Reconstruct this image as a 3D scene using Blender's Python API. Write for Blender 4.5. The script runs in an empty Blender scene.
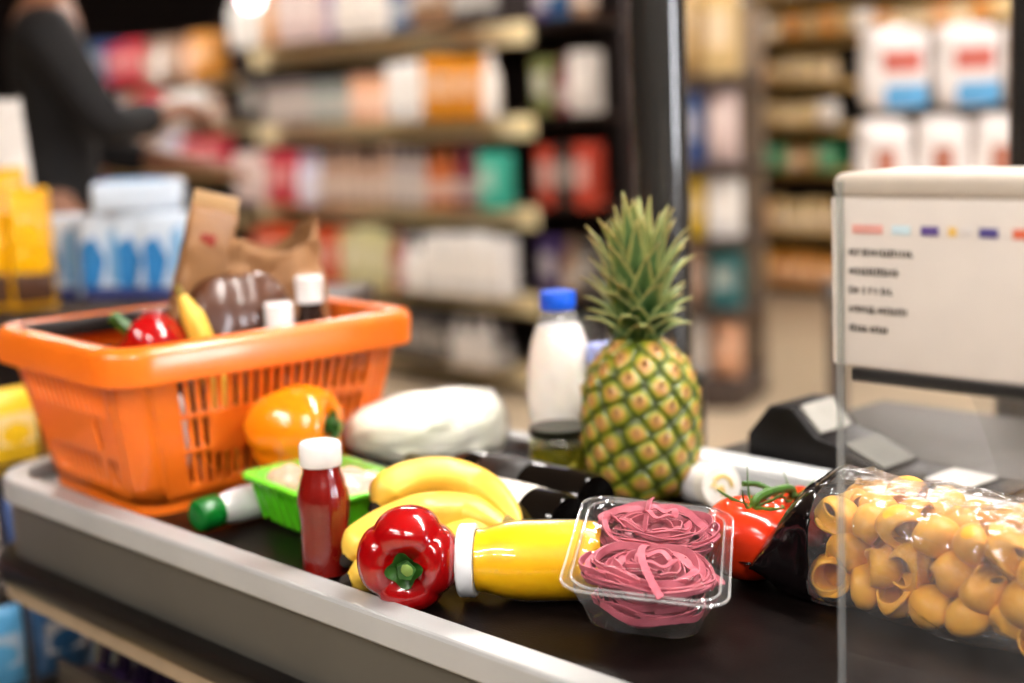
import bpy, bmesh, math, random
import numpy as np
from mathutils import Vector, Matrix, noise
random.seed(7)
SC = bpy.context.scene
COL = SC.collection
PI = math.pi

# ------------------------------------------------------------------ camera
F, CAM_Z, HOR, ROLL = 1450.0, 1.27, 112.0, 0.042
PITCH = math.atan((341.5 - HOR) / F)
fwd = Vector((0, math.cos(PITCH), -math.sin(PITCH)))
_r = Vector((1, 0, 0)); _u = _r.cross(fwd)
cr = _r * math.cos(ROLL) - _u * math.sin(ROLL)
cu = _u * math.cos(ROLL) + _r * math.sin(ROLL)
cam = bpy.data.cameras.new('camera'); camo = bpy.data.objects.new('camera', cam); COL.objects.link(camo)
camo.matrix_world = Matrix(((cr.x, cu.x, -fwd.x, 0), (cr.y, cu.y, -fwd.y, 0), (cr.z, cu.z, -fwd.z, CAM_Z), (0, 0, 0, 1)))
cam.sensor_width = 36; cam.lens = F / 1024 * 36
cam.clip_start = 0.05; cam.clip_end = 60
cam.dof.use_dof = True; cam.dof.focus_distance = 1.2; cam.dof.aperture_fstop = 2.15
SC.camera = camo

# ------------------------------------------------------------------ world, exposure
SC.view_settings.view_transform = 'Standard'; SC.view_settings.look = 'None'
SC.view_settings.exposure = 0.0; SC.view_settings.gamma = 1.0; SC.view_settings.use_curve_mapping = False
W = bpy.data.worlds.new('world'); SC.world = W; W.use_nodes = True
W.node_tree.nodes['Background'].inputs[0].default_value = (1.0, 0.9, 0.8, 1)
W.node_tree.nodes['Background'].inputs[1].default_value = 0.04
LAMP_POWER = 104.0          # radiance of the ceiling lamps' diffusers
SC.cycles.max_bounces = 14; SC.cycles.transparent_max_bounces = 24; SC.cycles.transmission_bounces = 10
SC.cycles.sample_clamp_indirect = 6.0; SC.cycles.caustics_reflective = False; SC.cycles.caustics_refractive = False
SC.cycles.use_denoising = True

# ------------------------------------------------------------------ pixel to place
O = Vector((0, 0, CAM_Z))
DS = Vector((0.6813, -0.7320, 0)); NT = Vector((0.7320, 0.6813, 0))      # along the belt, across the belt
ANG = math.atan2(DS.y, DS.x)
def ray(x, y): return fwd + cr * ((x - 512) / F) - cu * ((y - 341.5) / F)
def at(x, y, z): d = ray(x, y); return O + d * ((z - CAM_Z) / d.z)
def aty(x, y, Y): d = ray(x, y); return O + d * (Y / d.y)
def att(x, y, t): d = ray(x, y); return O + d * (t / d.dot(NT))
def bt(s, t, z=0.0): p = DS * s + NT * t; p.z = z; return p
def sof(p): return p.dot(DS)
def proj(p): v = p - O; w = v.dot(fwd); return 512 + F * v.dot(cr) / w, 341.5 - F * v.dot(cu) / w
ZB = 0.85

# ------------------------------------------------------------------ materials
def lin(c):
    if isinstance(c, str):
        c = c.lstrip('#'); c = [int(c[i:i + 2], 16) / 255 for i in (0, 2, 4)]
        return tuple(v / 12.92 if v <= 0.04045 else ((v + 0.055) / 1.055) ** 2.4 for v in c) + (1,)
    return tuple(c) + (1,)
MATS = {}
def mat(name, c, rough=0.5, metal=0.0, coat=0.0, var=0.08, scale=30.0, bump=0.0, bscale=200.0, sss=0.0, trans=0.0, ior=1.45, c2=None, stretch=None, spec=0.5, emit=0.0):
    if name in MATS: return MATS[name]
    m = bpy.data.materials.new(name); m.use_nodes = True; nt = m.node_tree; b = nt.nodes['Principled BSDF']
    tc = nt.nodes.new('ShaderNodeTexCoord'); nz = nt.nodes.new('ShaderNodeTexNoise'); nz.inputs['Scale'].default_value = scale
    nz.inputs['Detail'].default_value = 4
    src = tc.outputs['Object']
    if stretch:
        mp = nt.nodes.new('ShaderNodeMapping'); mp.inputs['Scale'].default_value = stretch
        nt.links.new(src, mp.inputs['Vector']); src = mp.outputs[0]
    nt.links.new(src, nz.inputs['Vector'])
    rp = nt.nodes.new('ShaderNodeValToRGB'); col = lin(c)
    a = lin(c2) if c2 else tuple(max(0, v * (1 - var * 2)) for v in col[:3]) + (1,)
    e = col if c2 else tuple(min(1, v * (1 + var)) for v in col[:3]) + (1,)
    rp.color_ramp.elements[0].position = 0.3; rp.color_ramp.elements[1].position = 0.7
    rp.color_ramp.elements[0].color = a; rp.color_ramp.elements[1].color = e
    nt.links.new(nz.outputs['Fac'], rp.inputs[0]); nt.links.new(rp.outputs[0], b.inputs['Base Color'])
    b.inputs['Roughness'].default_value = rough; b.inputs['Metallic'].default_value = metal
    b.inputs['Coat Weight'].default_value = coat; b.inputs['Coat Roughness'].default_value = 0.08
    b.inputs['IOR'].default_value = ior; b.inputs['Transmission Weight'].default_value = trans
    b.inputs['Specular IOR Level'].default_value = spec
    if sss:
        b.inputs['Subsurface Weight'].default_value = sss; b.inputs['Subsurface Radius'].default_value = (0.01, 0.006, 0.004); b.inputs['Subsurface Scale'].default_value = 0.5
    if bump:
        bn = nt.nodes.new('ShaderNodeTexNoise'); bn.inputs['Scale'].default_value = bscale; nt.links.new(src, bn.inputs['Vector'])
        bp = nt.nodes.new('ShaderNodeBump'); bp.inputs['Strength'].default_value = bump; bp.inputs['Distance'].default_value = 0.002
        nt.links.new(bn.outputs['Fac'], bp.inputs['Height']); nt.links.new(bp.outputs[0], b.inputs['Normal'])
    if emit:
        b.inputs['Emission Color'].default_value = col; b.inputs['Emission Strength'].default_value = emit
    MATS[name] = m; return m

def film(name, tint=(1, 1, 1), gloss=0.6, rough=0.06, haze=0.0, bump=0.0, bscale=25.0, ior=1.45, hazecol=(.9, .9, .9)):
    """thin clear plastic or glass: passes straight through, mirrors by angle, a little haze"""
    if name in MATS: return MATS[name]
    m = bpy.data.materials.new(name); m.use_nodes = True; nt = m.node_tree
    for n in list(nt.nodes): nt.nodes.remove(n)
    out = nt.nodes.new('ShaderNodeOutputMaterial'); tr = nt.nodes.new('ShaderNodeBsdfTransparent'); tr.inputs[0].default_value = tuple(tint) + (1,)
    gl = nt.nodes.new('ShaderNodeBsdfGlossy'); gl.inputs['Roughness'].default_value = rough; gl.inputs[0].default_value = (gloss, gloss, gloss, 1)
    df = nt.nodes.new('ShaderNodeBsdfDiffuse'); df.inputs[0].default_value = tuple(hazecol) + (1,)
    fr = nt.nodes.new('ShaderNodeLayerWeight'); fr.inputs[0].default_value = .5; f0 = ((ior - 1) / (ior + 1)) ** 2
    pw = nt.nodes.new('ShaderNodeMath'); pw.operation = 'POWER'; pw.inputs[1].default_value = 5; nt.links.new(fr.outputs['Facing'], pw.inputs[0])
    sc_ = nt.nodes.new('ShaderNodeMath'); sc_.operation = 'MULTIPLY_ADD'; sc_.inputs[1].default_value = 1 - f0; sc_.inputs[2].default_value = f0; nt.links.new(pw.outputs[0], sc_.inputs[0])
    tc = nt.nodes.new('ShaderNodeTexCoord'); nz = nt.nodes.new('ShaderNodeTexNoise'); nz.inputs['Scale'].default_value = bscale; nz.inputs['Detail'].default_value = 5
    nt.links.new(tc.outputs['Object'], nz.inputs['Vector'])
    m1 = nt.nodes.new('ShaderNodeMixShader'); m2 = nt.nodes.new('ShaderNodeMixShader')
    mr = nt.nodes.new('ShaderNodeMath'); mr.operation = 'MULTIPLY'; mr.inputs[1].default_value = haze * 2
    nt.links.new(nz.outputs['Fac'], mr.inputs[0]); nt.links.new(mr.outputs[0], m1.inputs[0])
    nt.links.new(tr.outputs[0], m1.inputs[1]); nt.links.new(df.outputs[0], m1.inputs[2])
    nt.links.new(sc_.outputs[0], m2.inputs[0]); nt.links.new(m1.outputs[0], m2.inputs[1]); nt.links.new(gl.outputs[0], m2.inputs[2])
    if bump:
        bp = nt.nodes.new('ShaderNodeBump'); bp.inputs['Strength'].default_value = min(1, bump); bp.inputs['Distance'].default_value = 0.004 * max(1, bump)
        nt.links.new(nz.outputs['Fac'], bp.inputs['Height']); nt.links.new(bp.outputs[0], gl.inputs['Normal']); nt.links.new(bp.outputs[0], fr.inputs['Normal'])
    nt.links.new(m2.outputs[0], out.inputs[0]); MATS[name] = m; return m

def attrmat(name, attr, stops, rough=0.5, coat=0.0, nscale=60, namt=0.15, bump=0.0, bscale=300, sss=0.0):
    """colour by a per-vertex botanical attribute (skin zone, distance along a leaf), broken up by noise"""
    m = bpy.data.materials.new(name); m.use_nodes = True; nt = m.node_tree; b = nt.nodes['Principled BSDF']
    at_ = nt.nodes.new('ShaderNodeAttribute'); at_.attribute_name = attr
    tc = nt.nodes.new('ShaderNodeTexCoord'); nz = nt.nodes.new('ShaderNodeTexNoise'); nz.inputs['Scale'].default_value = nscale; nz.inputs['Detail'].default_value = 4
    nt.links.new(tc.outputs['Object'], nz.inputs['Vector'])
    ma = nt.nodes.new('ShaderNodeMath'); ma.operation = 'MULTIPLY_ADD'; ma.inputs[1].default_value = namt * 2; ma.inputs[2].default_value = -namt
    nt.links.new(nz.outputs['Fac'], ma.inputs[0])
    ad = nt.nodes.new('ShaderNodeMath'); ad.operation = 'ADD'; nt.links.new(ma.outputs[0], ad.inputs[0]); nt.links.new(at_.outputs['Fac'], ad.inputs[1])
    rp = nt.nodes.new('ShaderNodeValToRGB'); els = rp.color_ramp.elements
    while len(els) < len(stops): els.new(0.5)
    for e, (p, c) in zip(els, stops): e.position = p; e.color = lin(c)
    nt.links.new(ad.outputs[0], rp.inputs[0]); nt.links.new(rp.outputs[0], b.inputs['Base Color'])
    b.inputs['Roughness'].default_value = rough; b.inputs['Coat Weight'].default_value = coat; b.inputs['Coat Roughness'].default_value = 0.1
    if sss: b.inputs['Subsurface Weight'].default_value = sss; b.inputs['Subsurface Radius'].default_value = (.01, .008, .003); b.inputs['Subsurface Scale'].default_value = .4
    if bump:
        bn = nt.nodes.new('ShaderNodeTexNoise'); bn.inputs['Scale'].default_value = bscale; nt.links.new(tc.outputs['Object'], bn.inputs['Vector'])
        bp = nt.nodes.new('ShaderNodeBump'); bp.inputs['Strength'].default_value = bump; bp.inputs['Distance'].default_value = 0.002
        nt.links.new(bn.outputs['Fac'], bp.inputs['Height']); nt.links.new(bp.outputs[0], b.inputs['Normal'])
    return m

def objcolor_mat(name, k=1.0, toward=None, f=0.0, rough=0.35):
    """packaging: takes each package's own colour (object colour), with printed noise blotches"""
    m = bpy.data.materials.new(name); m.use_nodes = True; nt = m.node_tree; b = nt.nodes['Principled BSDF']
    oi = nt.nodes.new('ShaderNodeObjectInfo'); tc = nt.nodes.new('ShaderNodeTexCoord')
    nz = nt.nodes.new('ShaderNodeTexNoise'); nz.inputs['Scale'].default_value = 22; nt.links.new(tc.outputs['Object'], nz.inputs['Vector'])
    rp = nt.nodes.new('ShaderNodeMapRange'); rp.inputs[1].default_value = .35; rp.inputs[2].default_value = .65; rp.inputs[3].default_value = .78 * k; rp.inputs[4].default_value = 1.0 * k
    nt.links.new(nz.outputs['Fac'], rp.inputs[0])
    mx = nt.nodes.new('ShaderNodeMix'); mx.data_type = 'RGBA'; mx.inputs[0].default_value = f
    mx.inputs[7].default_value = lin(toward or '#ffffff'); nt.links.new(oi.outputs['Color'], mx.inputs[6])
    vm = nt.nodes.new('ShaderNodeVectorMath'); vm.operation = 'SCALE'
    nt.links.new(mx.outputs[2], vm.inputs[0]); nt.links.new(rp.outputs[0], vm.inputs['Scale'])
    nt.links.new(vm.outputs[0], b.inputs['Base Color']); b.inputs['Roughness'].default_value = rough
    return m

# ------------------------------------------------------------------ mesh helpers
def newbm(): return bmesh.new()
def merge(bm, tmp, mi=0, M=None):
    if M is not None: tmp.transform(M)
    for f in tmp.faces: f.material_index = mi
    me = bpy.data.meshes.new('tmp'); tmp.to_mesh(me); tmp.free(); bm.from_mesh(me); bpy.data.meshes.remove(me)
def add_box(bm, c, s, bev=0.0, M=None, mi=0, seg=2):
    t = newbm(); bmesh.ops.create_cube(t, size=1)
    t.transform(Matrix.Diagonal((s[0], s[1], s[2], 1)))
    if bev: bmesh.ops.bevel(t, geom=t.edges[:], offset=bev, segments=seg, affect='EDGES', profile=0.5)
    t.transform(Matrix.Translation(c)); merge(bm, t, mi, M)
def add_lathe(bm, prof, seg=36, M=None, mi=0, lobes=None):
    t = newbm(); rings = []
    for r, z in prof:
        if r < 1e-6: rings.append([t.verts.new((0, 0, z))])
        else:
            ring = []
            for k in range(seg):
                a = 2 * PI * k / seg; rr = r * (lobes(a, z) if lobes else 1); ring.append(t.verts.new((rr * math.cos(a), rr * math.sin(a), z)))
            rings.append(ring)
    for A, B in zip(rings, rings[1:]):
        for k in range(seg):
            k2 = (k + 1) % seg
            if len(A) == 1 and len(B) == 1: continue
            if len(A) == 1: t.faces.new((A[0], B[k2], B[k]))
            elif len(B) == 1: t.faces.new((A[k], A[k2], B[0]))
            else: t.faces.new((A[k], A[k2], B[k2], B[k]))
    bmesh.ops.recalc_face_normals(t, faces=t.faces[:]); merge(bm, t, mi, M)
def frames(pts):
    n = len(pts); tang = []
    for i in range(n):
        v = pts[min(i + 1, n - 1)] - pts[max(i - 1, 0)]; tang.append(v.normalized() if v.length > 1e-9 else Vector((0, 0, 1)))
    ref = Vector((0, 0, 1)) if abs(tang[0].z) < .9 else Vector((1, 0, 0))
    nrm = (ref - tang[0] * ref.dot(tang[0])).normalized(); out = []
    for T in tang:
        nrm = nrm - T * nrm.dot(T); nrm = nrm.normalized() if nrm.length > 1e-6 else T.orthogonal().normalized(); out.append((T, nrm, T.cross(nrm)))
    return out
def add_tube(bm, pts, rad, seg=10, M=None, mi=0, caps=True, shape=None, flat=1.0):
    pts = [Vector(p) for p in pts]; t = newbm(); fr = frames(pts); rings = []
    for i, (p, (T, A, B)) in enumerate(zip(pts, fr)):
        r = rad[i] if isinstance(rad, (list, tuple)) else rad; ring = []
        for k in range(seg):
            a = 2 * PI * k / seg; q = r * (shape(a) if shape else 1); ring.append(t.verts.new(p + A * (q * math.cos(a)) + B * (q * flat * math.sin(a))))
        rings.append(ring)
    for R1, R2 in zip(rings, rings[1:]):
        for k in range(seg): k2 = (k + 1) % seg; t.faces.new((R1[k], R1[k2], R2[k2], R2[k]))
    if caps: t.faces.new(rings[0][::-1]); t.faces.new(rings[-1])
    bmesh.ops.recalc_face_normals(t, faces=t.faces[:]); merge(bm, t, mi, M)
def add_prism(bm, poly, y0, y1, M=None, mi=0, bev=0.0):
    """polygon in local x,z pulled from y0 to y1"""
    t = newbm(); a = [t.verts.new((x, y0, z)) for x, z in poly]; b = [t.verts.new((x, y1, z)) for x, z in poly]; n = len(poly)
    t.faces.new(a); t.faces.new(b[::-1])
    for i in range(n): j = (i + 1) % n; t.faces.new((a[j], a[i], b[i], b[j]))
    bmesh.ops.recalc_face_normals(t, faces=t.faces[:])
    if bev: bmesh.ops.bevel(t, geom=t.edges[:], offset=bev, segments=2, affect='EDGES', profile=0.5)
    merge(bm, t, mi, M)
def add_grid(bm, fn, nu, nv, closed_u=False, closed_v=False, M=None, mi=0, skip=None):
    t = newbm(); V = [[t.verts.new(fn(i / (nu if closed_u else nu), j / nv)) for j in range(nv if closed_v else nv + 1)] for i in range(nu if closed_u else nu + 1)]
    for i in range(nu):
        for j in range(nv):
            if skip and skip(i, j): continue
            i2 = (i + 1) % nu if closed_u else i + 1; j2 = (j + 1) % nv if closed_v else j + 1
            t.faces.new((V[i][j], V[i2][j], V[i2][j2], V[i][j2]))
    lo = [v for v in t.verts if not v.link_faces]; bmesh.ops.delete(t, geom=lo, context='VERTS')
    merge(bm, t, mi, M)
def sm(pts, n=8):
    """smooth curve through points"""
    P = [Vector(p) for p in pts]; P = [P[0] * 2 - P[1]] + P + [P[-1] * 2 - P[-2]]; out = []
    for i in range(1, len(P) - 2):
        for k in range(n):
            t = k / n; a, b, c, d = P[i - 1], P[i], P[i + 1], P[i + 2]
            out.append(0.5 * ((2 * b) + (c - a) * t + (2 * a - 5 * b + 4 * c - d) * t * t + (3 * b - 3 * c + d - a) * t ** 3))
    out.append(P[-2]); return out
def obj(name, bm, m, parent=None, loc=(0, 0, 0), rot=(0, 0, 0), smooth=True, solid=0, sub=0, ang=40, soff=0):
    me = bpy.data.meshes.new(name); bm.to_mesh(me); bm.free()
    for mm in (m if isinstance(m, (list, tuple)) else [m]): me.materials.append(mm)
    if smooth:
        for p in me.polygons: p.use_smooth = True
        try: me.set_sharp_from_angle(angle=math.radians(ang))
        except Exception: pass
    o = bpy.data.objects.new(name, me); COL.objects.link(o)
    o.location = loc; o.rotation_euler = rot
    if parent: o.parent = parent
    if solid: md = o.modifiers.new('solid', 'SOLIDIFY'); md.thickness = solid; md.offset = soff
    if sub: md = o.modifiers.new('sub', 'SUBSURF'); md.levels = sub; md.render_levels = sub
    return o
def tag(o, label, cat, group=None, kind=None):
    o['label'] = label; o['category'] = cat
    if group: o['group'] = group
    if kind: o['kind'] = kind
    return o
def thing(name, label, cat, loc=(0, 0, 0), rot=(0, 0, 0), group=None):
    o = bpy.data.objects.new(name, None); COL.objects.link(o); o.empty_display_size = .02
    o.location = loc; o.rotation_euler = rot; return tag(o, label, cat, group)
def struct(name, bm, m, loc=(0, 0, 0), rot=(0, 0, 0), smooth=False, label=None):
    o = obj(name, bm, m, None, loc, rot, smooth); o['kind'] = 'structure'
    o['label'] = label or name.replace('_', ' '); o['category'] = name.split('_')[0]; return o
def dup(root, loc, rot=None, label=None, group=None):
    r = root.copy(); COL.objects.link(r); r.location = loc
    if rot is not None: r.rotation_euler = rot
    if label: r['label'] = label
    if group: r['group'] = group
    for ch in list(root.children):
        c = ch.copy(); COL.objects.link(c); c.parent = r
        for g in ch.children:
            d = g.copy(); COL.objects.link(d); d.parent = c
    return r
def setattr_f(o, name, vals):
    a = o.data.attributes.new(name, 'FLOAT', 'POINT'); a.data.foreach_set('value', np.asarray(vals, dtype=np.float32))
def align(v, up=Vector((0, 0, 1))):
    """rotation taking local z to v"""
    return Vector((0, 0, 1)).rotation_difference(Vector(v).normalized()).to_matrix().to_4x4()
ORD = ['first', 'second', 'third', 'fourth', 'fifth', 'sixth', 'seventh', 'eighth', 'ninth', 'tenth', 'eleventh', 'twelfth', 'thirteenth', 'fourteenth', 'fifteenth', 'sixteenth', 'seventeenth', 'eighteenth', 'nineteenth', 'twentieth']
def ordinal(i):
    if i < 20: return ORD[i]
    tens = ['twenty', 'thirty', 'forty', 'fifty'][i // 10 - 2 if (i + 1) % 10 else (i + 1) // 10 - 2]
    k = (i + 1) % 10
    return {20: 'twentieth', 30: 'thirtieth', 40: 'fortieth', 50: 'fiftieth'}.get(i + 1) or ['twenty', 'thirty', 'forty', 'fifty'][(i + 1) // 10 - 2] + '-' + ORD[k - 1]

# ------------------------------------------------------------------ room
floor_m = mat('floor_tile', '#b9a58a', rough=0.28, var=.06, scale=3)
bm = newbm(); add_box(bm, (0, 6, -.05), (18, 20, .1)); struct('floor', bm, floor_m)
bm = newbm(); add_box(bm, (0, 6, 3.65), (18, 20, .1)); struct('ceiling', bm, mat('ceiling_paint', '#8f857a', rough=.9))
bm = newbm(); add_box(bm, (0, 15.95, 1.8), (18, .1, 3.6)); struct('wall_back', bm, mat('wall_paint', '#2b1d18', rough=.8))
bm = newbm(); add_box(bm, (-8.95, 6, 1.8), (.1, 20, 3.6)); struct('wall_left', bm, MATS['wall_paint'])
bm = newbm(); add_box(bm, (8.95, 6, 1.8), (.1, 20, 3.6)); struct('wall_right', bm, mat('wall_side', '#6a5a4c', rough=.8))

# ------------------------------------------------------------------ ceiling lamps
def emitm(name, c, s):
    m = bpy.data.materials.new(name); m.use_nodes = True; b = m.node_tree.nodes['Principled BSDF']
    b.inputs['Base Color'].default_value = lin('#ffffff'); b.inputs['Emission Color'].default_value = lin(c); b.inputs['Emission Strength'].default_value = s; return m
lamp_m = emitm('lamp_diffuser', '#fbf4ee', LAMP_POWER); house_m = mat('lamp_housing', '#d8d4cc', rough=.5)
def make_lamp():
    r = thing('ceiling_light', '', 'ceiling light')
    b = newbm(); add_box(b, (0, 0, .04), (1.5, .22, .06), bev=.01); obj('housing', b, house_m, r)
    b = newbm(); add_box(b, (0, 0, .004), (1.44, .17, .012)); obj('diffuser', b, lamp_m, r)
    b = newbm()
    for x in (-.6, .6): add_tube(b, [(x, 0, .07), (x, 0, .60)], .006, 6)
    obj('hanger', b, house_m, r); return r
L0 = make_lamp(); first = True
for s, t, w in ((-.75, 1.75, 'above the far side of the belt'), (.55, 1.9, 'above the cashier'), (-4.3, 3.55, 'in front of the long shelves'),
                (-7.3, 3.1, 'in front of the shelves, further along'), (-3.5, 6.4, 'in front of the far amber shelves'), (-2.3, 6.3, 'behind the stacked white packs'),
                (1.3, -.5, 'behind the shopper as added front fill, nearest the belt'), (-1.2, -1.4, 'beside the end of the belt as added front fill'), (-.4, -2.8, 'behind the camera as added front fill, by the shelves'), (2.8, -1.6, 'behind the camera as added front fill, cashier side')):
    p = bt(s, t, 3.0); lab = 'long white ceiling light hanging ' + w
    if first: L0.location = p; L0.rotation_euler = (0, 0, ANG); L0['label'] = lab; L0['group'] = 'hanging ceiling lights'; first = False
    else: dup(L0, p, (0, 0, ANG), lab, 'hanging ceiling lights')

# tall glowing pane added on the cashier side for the post's highlight
b = newbm(); add_box(b, (8.885, -3.0, 1.9), (.02, 1.5, 2.2)); struct('glow_pane_1', b, emitm('highlight_pane', '#f3f6ff', 46.0), label='tall glowing pane added in the right wall for highlights')
b = newbm()
for y, z, sy, sz_ in ((-3.0, 3.03, 1.7, .08), (-3.0, .77, 1.7, .08), (-3.8, 1.9, .08, 2.2), (-2.2, 1.9, .08, 2.2), (-3.0, 1.9, .05, 2.2)): add_box(b, (8.87, y, z), (.06, sy, sz_))
struct('trim_1', b, house_m, label='pale frame of the added glowing pane')

# ------------------------------------------------------------------ checkout counter (local x along the belt, y across)
S0, T0 = -.6, .975
counter = thing('checkout_counter', 'long grey checkout counter with a black conveyor belt carrying the groceries', 'checkout counter', bt(S0, T0, 0), (0, 0, ANG))
def L(s, t, z): return (s - S0, t - T0, z)
SE, TN_, TF, S1 = -1.70, .727, 1.225, .35           # belt end, near and far edge, cashier end
grey_metal = mat('rim_aluminium', '#a6a7a6', rough=.38, metal=.15, var=.04, scale=12)
body_m = mat('counter_panel', '#4d4b45', rough=.4, metal=.1, var=.08, scale=4)
rubber = mat('bumper_rubber', '#0b0909', rough=.3, var=.2)
beltm = mat('belt_rubber', '#0f0a09', rough=.36, var=.25, scale=40, bump=.12, bscale=500, spec=.09)
b = newbm(); add_box(b, L((SE + .13 + S1) / 2, (TN_ + TF) / 2, ZB - .03), (S1 - SE - .13, TF - TN_ - .002, .06), bev=.006); obj('belt', b, beltm, counter)
b = newbm(); add_box(b, L(SE + .068, (TN_ + TF) / 2, ZB - .012), (.115, TF - TN_ - .012, .02), bev=.003); obj('end_plate', b, mat('end_plate', '#7d7a74', rough=.35, metal=.3), counter)
# rim swept along the near edge, round the end, back along the far edge
path = []
R = .07
path.append((S1, TN_)); path.append((SE + R, TN_))
for k in range(1, 9): a = -PI / 2 - k / 8 * PI / 2; path.append((SE + R + R * math.cos(a), TN_ + R + R * math.sin(a)))
for k in range(0, 9): a = PI - k / 8 * PI / 2; path.append((SE + R + R * math.cos(a), TF - R + R * math.sin(a)))
path.append((-1.22, TF))
def sweep(bm, path, prof, mi=0):
    t = newbm(); n = len(path); rows = []
    for i in range(n):
        a = Vector(path[max(i - 1, 0)]); c = Vector(path[min(i + 1, n - 1)]); d = (c - a).normalized(); nrm = Vector((-d.y, d.x))   # outward for this winding
        rows.append([t.verts.new(Vector(L(path[i][0], path[i][1], 0)) + Vector((nrm.x * o * -1, nrm.y * o * -1, z))) for o, z in prof])
    m = len(prof)
    for A, B in zip(rows, rows[1:]):
        for k in range(m): k2 = (k + 1) % m; t.faces.new((A[k], A[k2], B[k2], B[k]))
    t.faces.new(rows[0]); t.faces.new(rows[-1][::-1])
    bmesh.ops.recalc_face_normals(t, faces=t.faces[:]); merge(bm, t, mi)
rimprof = [(-.001, .845), (-.001, .8615), (.0, .8625), (.0255, .8625), (.0275, .8615), (.029, .859), (.0292, .857), (.0292, .838), (.028, .836), (.0, .836)]
b = newbm(); sweep(b, path, [(-o, z) for o, z in rimprof]); obj('rim', b, grey_metal, counter, ang=22)
b = newbm(); sweep(b, path, [(-.0, .766), (-.0, .836), (-.022, .836), (-.022, .766)])
add_box(b, L((SE + S1) / 2 + .04, TN_ - .0105, .80), (S1 - SE - .12, .019, .07)); obj('side_panel', b, body_m, counter)
b = newbm(); sweep(b, path, [(-.0, .73), (-.0, .768), (-.034, .768), (-.043, .763), (-.046, .752), (-.043, .741), (-.034, .736)]); obj('bumper', b, rubber, counter)
b = newbm(); sweep(b, path, [(-.0, .718), (-.0, .736), (-.036, .736), (-.036, .718)]); obj('ledge', b, mat('ledge_laminate', '#8d7c66', rough=.4), counter)
b = newbm(); add_box(b, L((SE + .12 + S1) / 2, 1.03, .36), (S1 - SE - .15, .38, .70), bev=.005)
add_box(b, L((SE + S1) / 2, .98, .765), (S1 - SE - .14, .46, .085)); obj('cabinet', b, mat('cabinet_dark', '#2b2522', rough=.45), counter)
b = newbm(); add_box(b, L(-.62, .775, .55), (1.35, .05, .33), bev=.004); obj('front_panel', b, body_m, counter)
b = newbm(); add_box(b, L(-1.46, .79, .60), (.36, .10, .014), bev=.003); add_box(b, L(-1.46, .742, .615), (.36, .006, .03), bev=.002); obj('front_shelf', b, MATS['cabinet_dark'], counter)
b = newbm(); add_box(b, L(-.30, TF + .02, .855), (1.9, .038, .053), bev=.004)
add_box(b, L(-.30, TF + .001, .874), (1.9, .006, .012), bev=.002); add_box(b, L(-.30, TF + .001, .852), (1.9, .006, .008), bev=.002)
obj('far_rail', b, mat('rail_aluminium', '#e2e5e6', rough=.3, metal=.05, var=.04), counter)
b = newbm(); add_box(b, L(-.22, 1.46, .845), (1.7, .43, .04), bev=.005); obj('back_worktop', b, mat('worktop', '#3a3733', rough=.4), counter)
b = newbm(); add_box(b, L(-.22, 1.44, .415), (1.66, .37, .83)); obj('back_cabinet', b, MATS['cabinet_dark'], counter)

# post
pp = aty(663, 250, 2.05)
def post(name, p, r, label, z1=3.6):
    r_ = thing(name, label, 'post', (p.x, p.y, 0))
    q = newbm(); add_tube(q, [(0, 0, .02), (0, 0, z1)], r, 40); obj('shaft', q, mat('post_paint', '#34322f', rough=.24, metal=.3, coat=1.0, var=.05), r_)
    q = newbm(); add_lathe(q, [(0, 0), (r * 2.2, 0), (r * 2.2, .012), (r * 1.45, .02), (r * 1.36, .03), (r * 1.36, .885), (r * 1.3, .893), (r * 1.0, .896)], 40); obj('collar', q, mat('post_collar', '#2a2826', rough=.35, metal=.3), r_)
post('metal_post', pp, .0400, 'dark grey round metal post standing behind the pineapple')
pq = aty(1040, 100, 2.0); post('metal_post', pq, .040, 'dark post at the edge of the scene beside the stacked white packs')

# ------------------------------------------------------------------ shopping basket
orange = mat('basket_plastic', '#e8701a', rough=.30, coat=.2, var=.04, scale=8, sss=.12)
bu = Vector((math.cos(math.radians(40)), math.sin(math.radians(40)), 0)); BANG = math.radians(40)
BL, BW, BH, TAP = .400, .345, .188, .035
bv = Vector((-bu.y, bu.x, 0)); FLc = at(146, 519, ZB) - (bu + bv) * (TAP + .012)
bc = FLc + bu * (BL / 2) + Vector((-bu.y, bu.x, 0)) * (BW / 2)
basket = thing('shopping_basket', 'orange plastic shopping basket full of groceries at the end of the belt', 'shopping basket', (bc.x, bc.y, ZB), (0, 0, BANG))
def rrect(hx, hy, r, n=8):
    pts = []
    for cx, cy, a0 in ((hx - r, hy - r, 0), (-hx + r, hy - r, PI / 2), (-hx + r, -hy + r, PI), (hx - r, -hy + r, 1.5 * PI)):
        for k in range(n + 1): a = a0 + k / n * PI / 2; pts.append(Vector((cx + r * math.cos(a), cy + r * math.sin(a), 0)))
    return pts
def wall(name, p0, p1, n, mask):
    """one slotted wall between two corners, p at floor and top, columns n, mask(i,j) True = open slot"""
    q = newbm(); rows = [0, .05, .09, .27, .30, .33, .50, .53, .56, .78, .95, 1.0]
    def fn(u, v):
        j = round(v * (len(rows) - 1)); h = rows[j]; ins = TAP * (1 - h)
        a = Vector(p0); c = Vector(p1); mid = Vector((0, 0, 0))
        sx = (BL / 2 - .012 - ins); sy = (BW / 2 - .012 - ins)
        A = Vector((a.x * sx, a.y * sy, 0)); C = Vector((c.x * sx, c.y * sy, 0)); d = (C - A).normalized()
        rr = .028; A = A + d * rr; C = C - d * rr
        P = A.lerp(C, u); P.z = .012 + h * (BH - .012); return P
    add_grid(q, fn, n, len(rows) - 1, skip=lambda i, j: mask(i, j, n)); return q
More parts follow.
